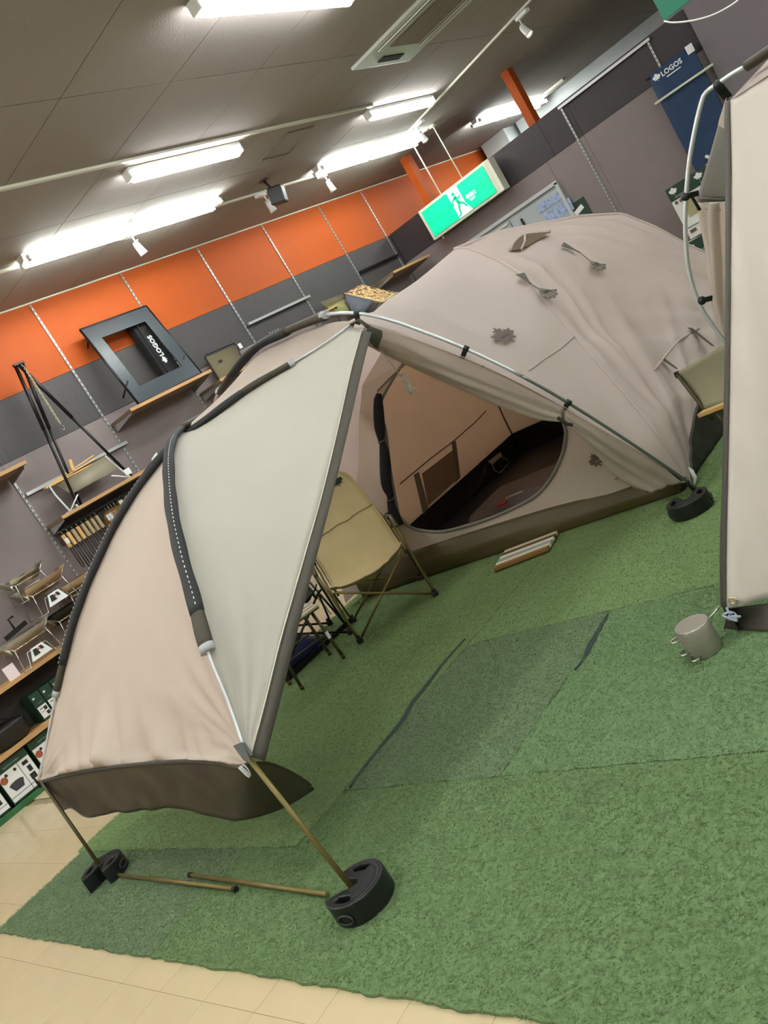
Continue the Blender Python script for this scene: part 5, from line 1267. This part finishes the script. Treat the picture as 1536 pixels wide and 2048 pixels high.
def lquad(px, name, mt, off=0.0): m = MB(); q_ = [on_left(u, v) + Vector((off, 0, 0)) for u, v in px]; m.add(q_ + [p + Vector((-.003, 0, 0)) for p in q_], [(0, 1, 2, 3), (7, 6, 5, 4)]); T(m, name, mt)
DKT = M('dark pocket tape', (130, 122, 104), .8)
lquad([(827, 950), (837, 944), (856, 1015), (846, 1030)], 'pocket_strap', DKT, .006)
lquad([(903, 886), (911, 882), (920, 955), (910, 966)], 'pocket_strap', DKT, .006)
lquad([(842, 948), (905, 900), (912, 960), (855, 1012)], 'wall_pocket', PINKP, .012)
m = MB(); pk = [on_left(u, v) + Vector((.03, 0, 0)) for u, v in ((972, 925), (980, 930), (983, 942), (995, 948), (1014, 928), (1008, 920), (998, 916))]; m.tube(pk, .005, 5); T(m, 'corner_pocket_frame', WEBL)
pq = [on_left(u, v) + Vector((.028, 0, 0)) for u, v in ((974, 923), (996, 906), (1000, 914), (981, 930))]; m = MB(); m.add(pq, [(0, 1, 2, 3)]); T(m, 'corner_pocket', INNERF)

# gear inside: grey sleeping mat
sm = thing('sleeping_mat', 'grey sleeping mat with white lettering lying inside the tent', 'sleeping mat', (-3.1, 5.3, .023))
q4 = [on_z(u, v, .10) for u, v in ((990, 968), (1125, 912), (1130, 990), (1000, 1005))]
x0_, x1_, y0_, y1_ = -3.75, -2.75, 4.75, 6.55
A_ = on_z(992, 972, .09); B_ = on_z(1110, 922, .09)
m = MB(); rows = []
d_ = (B_ - A_).normalized(); e_ = Vector((-d_.y, d_.x, 0)); 
if e_.y > 0: e_ = -e_
def matp(a, b): return A_ + d_ * (a * 1.25 - .02) + e_ * (b * .62) - sm.location
for i in range(15):
    r = []
    for j in range(25):
        b, a = i / 14, j / 24; ed_ = min(a, 1 - a, b, 1 - b); p = matp(a, b); p.z = .005 + .055 * min(1, ed_ / .06) ** .5; r.append(p)
    rows.append(r)
m.grid(rows); m.obj('pad', M('grey pad cloth', (112, 104, 104), .8, var=.04), sm)
lp = on_z(1028, 988, .095) - sm.location; m = text_mb('LOGOS', .05, frame((lp.x, lp.y, .067), d_, -e_), .001, bold=.001); m.obj('lettering', PAPER, sm)
rp_ = on_z(1005, 1008, .09) - sm.location; m = MB(); m.rbox((rp_.x, rp_.y, .069), (.08, .05, .014), .003); m.obj('red_patch', REDP, sm)

# ------------------------------------------------------------------ khaki high back chair
def camp_chair(loc, rotz, label, cloth, metal, high=True, emblem=True):
    t = thing('camp_chair', label, 'chair', loc, rotz, 'folding camp chairs')
    # local: -y is the front, x across
    for sx in (-1, 1):
        m = MB(); m.tube([(sx * .28, -.30, .02), (-sx * .27, -.27, .37)], .0085, 6); m.obj('front_brace', metal, t)
        m = MB(); m.tube([(sx * .28, .30, .02), (-sx * .26, .24, .34)], .0085, 6); m.obj('rear_brace', metal, t)
        m = MB(); m.tube([(sx * .30, -.30, .02), (sx * .31, .30, .50)], .0085, 6); m.obj('side_brace', metal, t)
        m = MB(); m.tube([(sx * .30, .30, .02), (sx * .29, -.02, .31), (sx * .28, -.28, .37)], .0085, 6); m.obj('side_brace', metal, t)
        m = MB(); m.tube([(sx * .29, -.31, .02), (sx * .30, -.24, .37), (sx * .31, -.20, .52)], .009, 6); m.obj('front_leg', metal, t)
        m = MB(); m.tube([(sx * .28, .15, .25), (sx * .285, .28, .52), (sx * .22, .41, .84)], .009, 6); m.obj('back_post', metal, t)
        m = MB(); m.tube([(sx * .31, -.24, .52), (sx * .32, .1, .55), (sx * .30, .30, .54)], .014, 8, flat=.6); m.obj('armrest', BLACKF if cloth is not KHAKI else OLIVED, t)
        for yy in (-.305, .30):
            m = MB(); m.rbox((sx * .29, yy, .018), (.04, .05, .034), .005); m.cyl((sx * .29, yy, .03), (sx * .29, yy, .055), .013, 8); m.obj('foot', BLACK, t)
        m = MB(); m.cyl((sx * .315, .29, .505), (sx * .315, .29, .55), .016, 8); m.obj('joint', BLACK, t)
    # one piece cloth: seat then back
    prof = [(-.29, .42), (-.24, .405), (-.14, .372), (-.02, .345), (.08, .345), (.15, .38), (.205, .46), (.255, .58), (.31, .72), (.36, .86), (.395, .965), (.405, 1.01), (.41, 1.035)]
    pr_ = crom([Vector((0, a, b)) for a, b in prof], 45); rows = []
    for i, p in enumerate(pr_):
        u = i / 44; w = .275
        if u > .55: w = .275 - .05 * (u - .55) / .45
        if u > .82: w = max(.02, w * math.sqrt(max(0, 1 - ((u - .82) / .185) ** 2.6)))
        r = []
        for j in range(17):
            a = j / 16 * 2 - 1; sagz = -.035 * (1 - a * a) * math.sin(min(1, u / .5) * math.pi) if u < .5 else 0
            bk = .04 * (1 - a * a) * math.sin((u - .3) / .7 * math.pi) if u > .3 else 0
            wrk = .010 * noise.noise(Vector((a * 5, u * 5, 2.2)))
            cr = -.065 * (1 - abs(a) ** 2.4) * max(0, 1 - u / .35)
            r.append(Vector((a * w, p.y + bk + wrk, p.z + sagz + wrk + cr)))
        rows.append(r)
    m = MB(); m.grid(rows, .006); cl = m.obj('sling_cloth', cloth, t)
    m = MB(); m.tube([r[0] for r in rows[1:-1]] , .006, 5); m.tube([r[-1] for r in rows[1:-1]], .006, 5); m.obj('cloth_hem', cloth, cl)
    m = MB(); m.tube([rows[29][j] + Vector((0, -.006, 0)) for j in range(17)], .003, 4); m.obj('stitch_line', M('dark khaki stitching', (120, 108, 74), .8), cl)
    if emblem:
        m = leaf(.052, frame((.135, .385, .915), (1, 0, 0), (0, .34, .94)), .003, False); m.obj('leaf_emblem', PRINTD, cl)
    return t
camp_chair((-4.31, 3.90, Z0), math.radians(47), 'khaki high backed camp chair with a dark leaf emblem in front of the tent', KHAKI, OLIVE)
# black tubular chair behind, mostly hidden by the khaki one
camp_chair((-4.98, 3.58, Z0 - .0), math.radians(60), 'black framed camp chair half hidden behind the khaki chair', BLACKF, BLACKT, emblem=False)

# small striped table
tb_ = thing('striped_table', 'small striped top table with dark legs left of the khaki chair', 'table', (-4.46, 3.20, Z0), math.radians(66))
for i in range(7):
    cc_ = [(206, 196, 168), (150, 132, 104), (196, 196, 186), (120, 112, 96), (214, 204, 174), (140, 150, 150), (176, 150, 110)][i]
    m = MB(); m.rbox((-.02, -.13 + i * .047 + .02, .385), (.44, .045, .014), .002); m.obj('slat', M('table slat %d' % i, cc_, .5, var=.05), tb_)
m = MB(); m.rbox((-.02, .03, .372), (.43, .33, .012), .003); m.obj('top_frame', OLIVED, tb_)
for x_ in (-.17, .16):
    for y_ in (-.11, .17):
        m = MB(); m.tube([(x_ * .9, y_ * .9, .37), (x_, y_, .02)], .011, 8); m.cyl((x_, y_, 0), (x_, y_, .03), .0135, 8); m.obj('leg', OLIVED, tb_)
m = MB(); m.tube([(-.17, -.11, .2), (.16, -.11, .2)], .006, 6); m.tube([(-.17, .17, .2), (.16, .17, .2)], .006, 6); m.obj('stretcher', OLIVED, tb_)
m = MB(); m.box((.15, -.124, .19), (.022, .002, .05)); m.obj('label_tag', PAPER, tb_)

# navy bag on black rails
bgt = thing('navy_bag', 'navy blue folded nylon bag lying on the turf behind the table', 'bag', (-5.02, 3.30, Z0), math.radians(84))
m = MB(); rows = []
for i in range(15):
    r = []
    for j in range(21):
        a, b = j / 20 * 2 - 1, i / 14 * 2 - 1; z = .17 * (1 - abs(a) ** 3) * (1 - abs(b) ** 2.2) ** .6 + .015 * noise.noise(Vector((a * 4, b * 3, 1))) ; r.append(Vector((a * .42, b * .15, max(0, z) + .02)))
    rows.append(r)
m.grid(rows, -.004); m.obj('body', NAVY, bgt)
m = MB(); m.tube(crom([(-.3, -.1, .14), (-.2, -.16, .1), (-.25, -.2, .04), (-.35, -.18, .03)], 12), .003, 5); m.tube(crom([(-.28, -.1, .14), (-.15, -.18, .1), (-.18, -.21, .04)], 12), .003, 5); m.obj('drawstring', ROPE, bgt)
ra, rb = on_z(572, 1360, Z0 + .02), on_z(705, 1236, Z0 + .02)
m = MB(); m.beam(ra, rb, .02, .035); o = m.obj('black_rail', BLACKT); tag(o, 'low black metal rail lying in front of the navy bag', 'rail')

# striped board lying before the tent
bq = [on_z(u, v, Z0 + .03) for u, v in ((986, 1138), (1094, 1096), (1114, 1061), (1010, 1100))]
bd = thing('striped_board', 'small striped slat board lying on the turf at the tent sill', 'board', (-3.4, 4.1, Z0))
c0_, c1_, c2_, c3_ = bq[0], bq[1], bq[2], bq[3]
colsb = [(150, 112, 62), (232, 226, 196), (156, 176, 182), (244, 236, 208), (110, 86, 60), (214, 204, 176)]
for i in range(6):
    a, b = i / 6 + .01, (i + 1) / 6 - .01
    vs = [c0_.lerp(c3_, a), c1_.lerp(c2_, a), c1_.lerp(c2_, b), c0_.lerp(c3_, b)]; m = MB(); m.add([v for v in vs] + [v - Vector((0, 0, .02)) for v in vs], [(0, 1, 2, 3), (7, 6, 5, 4), (0, 4, 5, 1), (1, 5, 6, 2), (2, 6, 7, 3), (3, 7, 4, 0)]); m.obj('slat', M('board slat %d' % i, colsb[i], .5), bd, True)
m = MB(); vs = [v - Vector((0, 0, .018)) for v in bq]; m.add(vs + [v - Vector((0, 0, .013)) for v in vs], [(0, 1, 2, 3), (7, 6, 5, 4), (0, 4, 5, 1), (1, 5, 6, 2), (2, 6, 7, 3), (3, 7, 4, 0)]); m.obj('base', OLIVED, bd, True)

# ------------------------------------------------------------------ round steel weight with rings
cw = thing('steel_weight', 'round brushed steel weight with side rings tied to the right tent', 'weight', (-1.535, 2.555, Z0))
m = MB(); m.lathe((0, 0, 0), [(.001, 0), (.061, 0), (.063, .003), (.063, .112), (.060, .116), (.001, .116)], 48); b_ = m.obj('body', STAIN, cw)
for f in b_.data.polygons:
    if abs(f.normal.z) > .9: f.use_smooth = False
def ring(cx, cy, cz, ang, L, w):
    R = Matrix.Rotation(ang, 3, 'Z'); m = MB(); pts = [Vector((.0, -w, 0)), Vector((L * .75, -w, 0)), Vector((L, -w * .5, 0)), Vector((L, w * .5, 0)), Vector((L * .75, w, 0)), Vector((0, w, 0))]
    m.tube([Vector((cx, cy, cz)) + R @ p for p in pts], .0042, 6); m.obj('ring', STAINL, cw)
an = math.radians(215)
ring(.058 * math.cos(an), .058 * math.sin(an), .085, an, .034, .016)
an = math.radians(228); ring(.058 * math.cos(an), .058 * math.sin(an), .035, an, .03, .016)
an = math.radians(262); ring(.058 * math.cos(an), .058 * math.sin(an), .016, an, .03, .016)
an = math.radians(50); m = MB(); m.tube([(.055 * math.cos(an), .055 * math.sin(an), .09), (.075, .095, .105), (.083, .125, .1), (.072, .13, .07)], .0045, 6); m.obj('hook_rod', STAINL, cw)

# ------------------------------------------------------------------ second tent at the right edge
t2 = thing('tan_tent', 'tan tent at the right edge with bare curved pole and dark side flap', 'tent', (-.3, 3.0, 0))
def T2(mb, name, mat): return mb.obj(name, mat, t2, True)
e0 = on_y(1453, 1216, 2.62); e1 = on_y(1462, 190, 3.22)
lft_px = [(1453, 1216), (1453, 1100), (1456, 950), (1459, 800), (1461, 650), (1462, 500), (1463, 350), (1461, 250), (1460, 200)]
def py2(v): return 2.62 + .6 * (1216 - v) / 1026
LF = crom([on_y(u, v, py2(v)) for u, v in lft_px], 61)
RT = [Vector((LF[i].x * 0 + 1.55 - .65 * (i / 60), LF[i].y, LF[i].z)) for i in range(61)]
def d2(p, u, v):
    f, r = fan(p, LF[-1], 9, 8.1, (0, 0, -1), (1, 0, 0)); g = .018 * f * min(1, r)
    g += .022 * (.4 - abs(noise.noise(Vector((p.x * 7 + p.z * 1.2, p.z * .6, 5)))) * 2) 
    return g * min(1, v / .02)
r2 = ruled(LF, RT, 120, None, d2)
m = MB(); m.grid(r2, .002); T2(m, 'front_panel', M('cream tan tent cloth', (226, 214, 205), .75, bump=.05, bscale=35, var=.02, vscale=3, transl=.15))
# roof slope of the right tent, going back from the top edge
top2 = [LF[-1].lerp(RT[-1], j / 30) for j in range(31)]
back2 = [p + Vector((.25, 1.3, .12)) for p in top2]
m = MB(); m.grid([top2, [a.lerp(b, .5) + Vector((0, 0, .05)) for a, b in zip(top2, back2)], back2], .002); T2(m, 'roof_panel', FLYB)
# grey webbing down the left edge
m = MB(); WL = crom([on_y(u, v, py2(v) + .03) for u, v in ((1443, 1212), (1441, 1100), (1446, 950), (1449, 800), (1452, 650), (1452, 500), (1452, 350), (1450, 250), (1452, 205))], 61)
m.grid([[LF[i] + Vector((0, -.002, 0)), WL[i]] for i in range(61)], .003); T2(m, 'edge_webbing', WEB)
# rear side panel (brownish) behind the edge with gathered roll
gx = [(1440, 240), (1410, 345), (1400, 380), (1396, 430), (1405, 500), (1412, 560), (1425, 620), (1450, 680)]
GL = crom([on_y(u, v, 3.45) for u, v in gx], 41); GR = crom([on_y(1462, v, 3.40) for u, v in gx], 41)
iS = 15
m = MB(); m.grid(ruled(GL[:iS], GR[:iS], 8, None, lambda p, u, v: .004 * wr(p, (9, 3, 3), 2)), .003); T2(m, 'side_flap', M('dark grey side flap', (104, 98, 88), .6, bump=.1, bscale=30))
m = MB(); m.grid(ruled(GL[iS - 1:], GR[iS - 1:], 24, lambda u, v: Vector((0, -.03 * math.sin(math.pi * v) * (1 - u), 0)), lambda p, u, v: .02 * noise.noise(Vector((v * 5, u * 1.2, 6)))), .002); T2(m, 'rolled_door_flap', FLY)
m = MB(); m.tube([GL[iS - 2] + Vector((0, -.01, 0)), GR[iS - 2] + Vector((0, -.01, -.01))], .012, 8, flat=.4); m.tube([GL[iS] + Vector((0, -.01, 0)), GR[iS] + Vector((0, -.01, -.01))], .006, 6); T2(m, 'flap_band', M('dark band', (84, 78, 70), .6))
# small tan wing above the flap
wg = [on_y(u, v, 3.38) for u, v in ((1452, 195), (1438, 240), (1436, 250), (1456, 262))]; m = MB(); m.add(wg + [p + Vector((0, .004, 0)) for p in wg], [(0, 1, 2, 3), (7, 6, 5, 4)]); T2(m, 'peak_wing', FLY)
# bare pole
bp = crom([on_y(u, v, 3.36) for u, v in ((1492, 133), (1465, 148), (1435, 168), (1412, 185), (1403, 205), (1390, 260), (1378, 330), (1371, 420), (1372, 490), (1380, 550), (1400, 610), (1425, 650), (1450, 684))], 61)
bp += crom([bp[-1], bp[-1] + Vector((.02, .04, -.3)), Vector((bp[-1].x + .03, 3.42, Z0))], 12)[1:]
m = MB(); m.tube(bp, .0085, 8); T2(m, 'bare_pole', ALU)
k0 = nearest(bp, on_y(1448, 684, 3.36))
sl = crom([on_y(u, v, 3.36) for u, v in ((1492, 133), (1515, 118), (1545, 98), (1600, 70))], 14); m = MB(); m.tube(sl, .035, 8, flat=.5); T2(m, 'pole_sleeve', SLEEVEO)
def clip2(a, b, w=.02):
    A2, B2 = on_y(*a, 3.36), on_y(*b, 3.40); m = MB(); m.sphere(A2, .017); m.beam(A2, B2, w, .006, (0, 1, 0)); T2(m, 'pole_clip', BLACK)
clip2((1436, 170), (1456, 195), .03); clip2((1371, 393), (1397, 386)); clip2((1404, 601), (1424, 596))
m = MB(); m.tube([on_y(1384, 394, 3.38), on_y(1400, 420, 3.4)], .006, 6); T2(m, 'clip_strap', BLACKF)
# eyelet, cord and skirt at the foot
ey = on_y(1466, 1199, 2.615); m = MB(); m.tube([ey + Vector((.012 * math.cos(a_ * math.pi / 8), -.008, .012 * math.sin(a_ * math.pi / 8))) for a_ in range(17)], .005, 6, cap=False); T2(m, 'eyelet', M('pale brass ring', (214, 206, 160), .3, .6))
kn = on_y(1462, 1232, 2.60)
m = MB()
for k_ in range(5): m.tube([kn + Vector((.02 * math.cos(a_ * math.pi / 5 + k_) , -.004 * k_, .018 * math.sin(a_ * math.pi / 5 + k_ * .6))) for a_ in range(9)], .003, 5)
m.tube([kn, kn + Vector((.035, -.01, -.004))], .005, 5); m.tube([kn, kn + Vector((-.0, 0, .035))], .004, 5); T2(m, 'foot_cord', M('pale blue cord', (178, 188, 204), .7))
fl_ = [on_y(u, v, 2.66) for u, v in ((1455, 1218), (1480, 1214), (1536, 1206), (1600, 1196))] + [Vector((x, 2.66, RT[0].z)) for x in (-.6, 0, .6, 1.2, 1.5)]
g1 = [Vector((p.x, 2.60 + .03 * math.sin(i * 1.7), Z0 + .002)) for i, p in enumerate(fl_)]; g1[0] = Vector((-1.50, 2.68, Z0 + .004))
m = MB(); m.grid(ruled(crom(fl_, 41), crom(g1, 41), 8, None, lambda p, u, v: .012 * wr(p, (9, 3, 6), 3) * min(1, v * 2) * (0 if v > .99 else 1)), .002); T2(m, 'mud_skirt', M('dark grey brown skirt', (64, 58, 50), .45, bump=.2, bscale=12))
m = MB(); m.add([WL[0], WL[0] + Vector((-.015, .02, -.10)), LF[0] + Vector((-.01, .02, -.12)), LF[0]], [(0, 1, 2, 3)]); T2(m, 'edge_webbing', WEB)

# khaki sling chair with wooden arm behind the right tent
kc = thing('sling_chair', 'grey khaki sling chair with pale wooden arm beside the dome tent', 'chair', (-1.75, 4.75, Z0))
Kp = [on_y(u, v, y) - kc.location for u, v, y in ((1352, 746, 4.72), (1475, 672, 4.55), (1480, 800, 4.45), (1408, 818, 4.6))]
rows = [[Kp[0].lerp(Kp[1], j / 10).lerp(Kp[3].lerp(Kp[2], j / 10), i / 10) + Vector((0, .03 * math.sin(math.pi * i / 10), -.01 * math.sin(math.pi * i / 10))) for j in range(11)] for i in range(11)]
m = MB(); m.grid(rows, .005); m.obj('backrest', KHAKIG, kc)
m = MB(); m.tube([Kp[0], Kp[3], Vector((Kp[3].x + .02, Kp[3].y, .25))], .011, 6); m.obj('frame_rod', OLIVED, kc)
m = MB(); m.rbox(Kp[0] + Vector((.005, -.005, -.01)), (.03, .02, .035), .004); m.obj('corner_cap', BLACK, kc)
wa, wb_ = on_y(1402, 828, 4.45) - kc.location, on_y(1475, 800, 4.32) - kc.location
m = MB(); m.beam(wa, wb_, .05, .02); m.obj('armrest', BRIGHTW, kc)
m = MB(); m.tube([wa.lerp(wb_, .35), Vector((wa.x + .12, wa.y + .05, 0.0))], .012, 6); m.tube([wa.lerp(wb_, .6), Vector((wa.x + .22, wa.y - .1, 0.0))], .012, 6); m.obj('leg', OLIVED, kc)
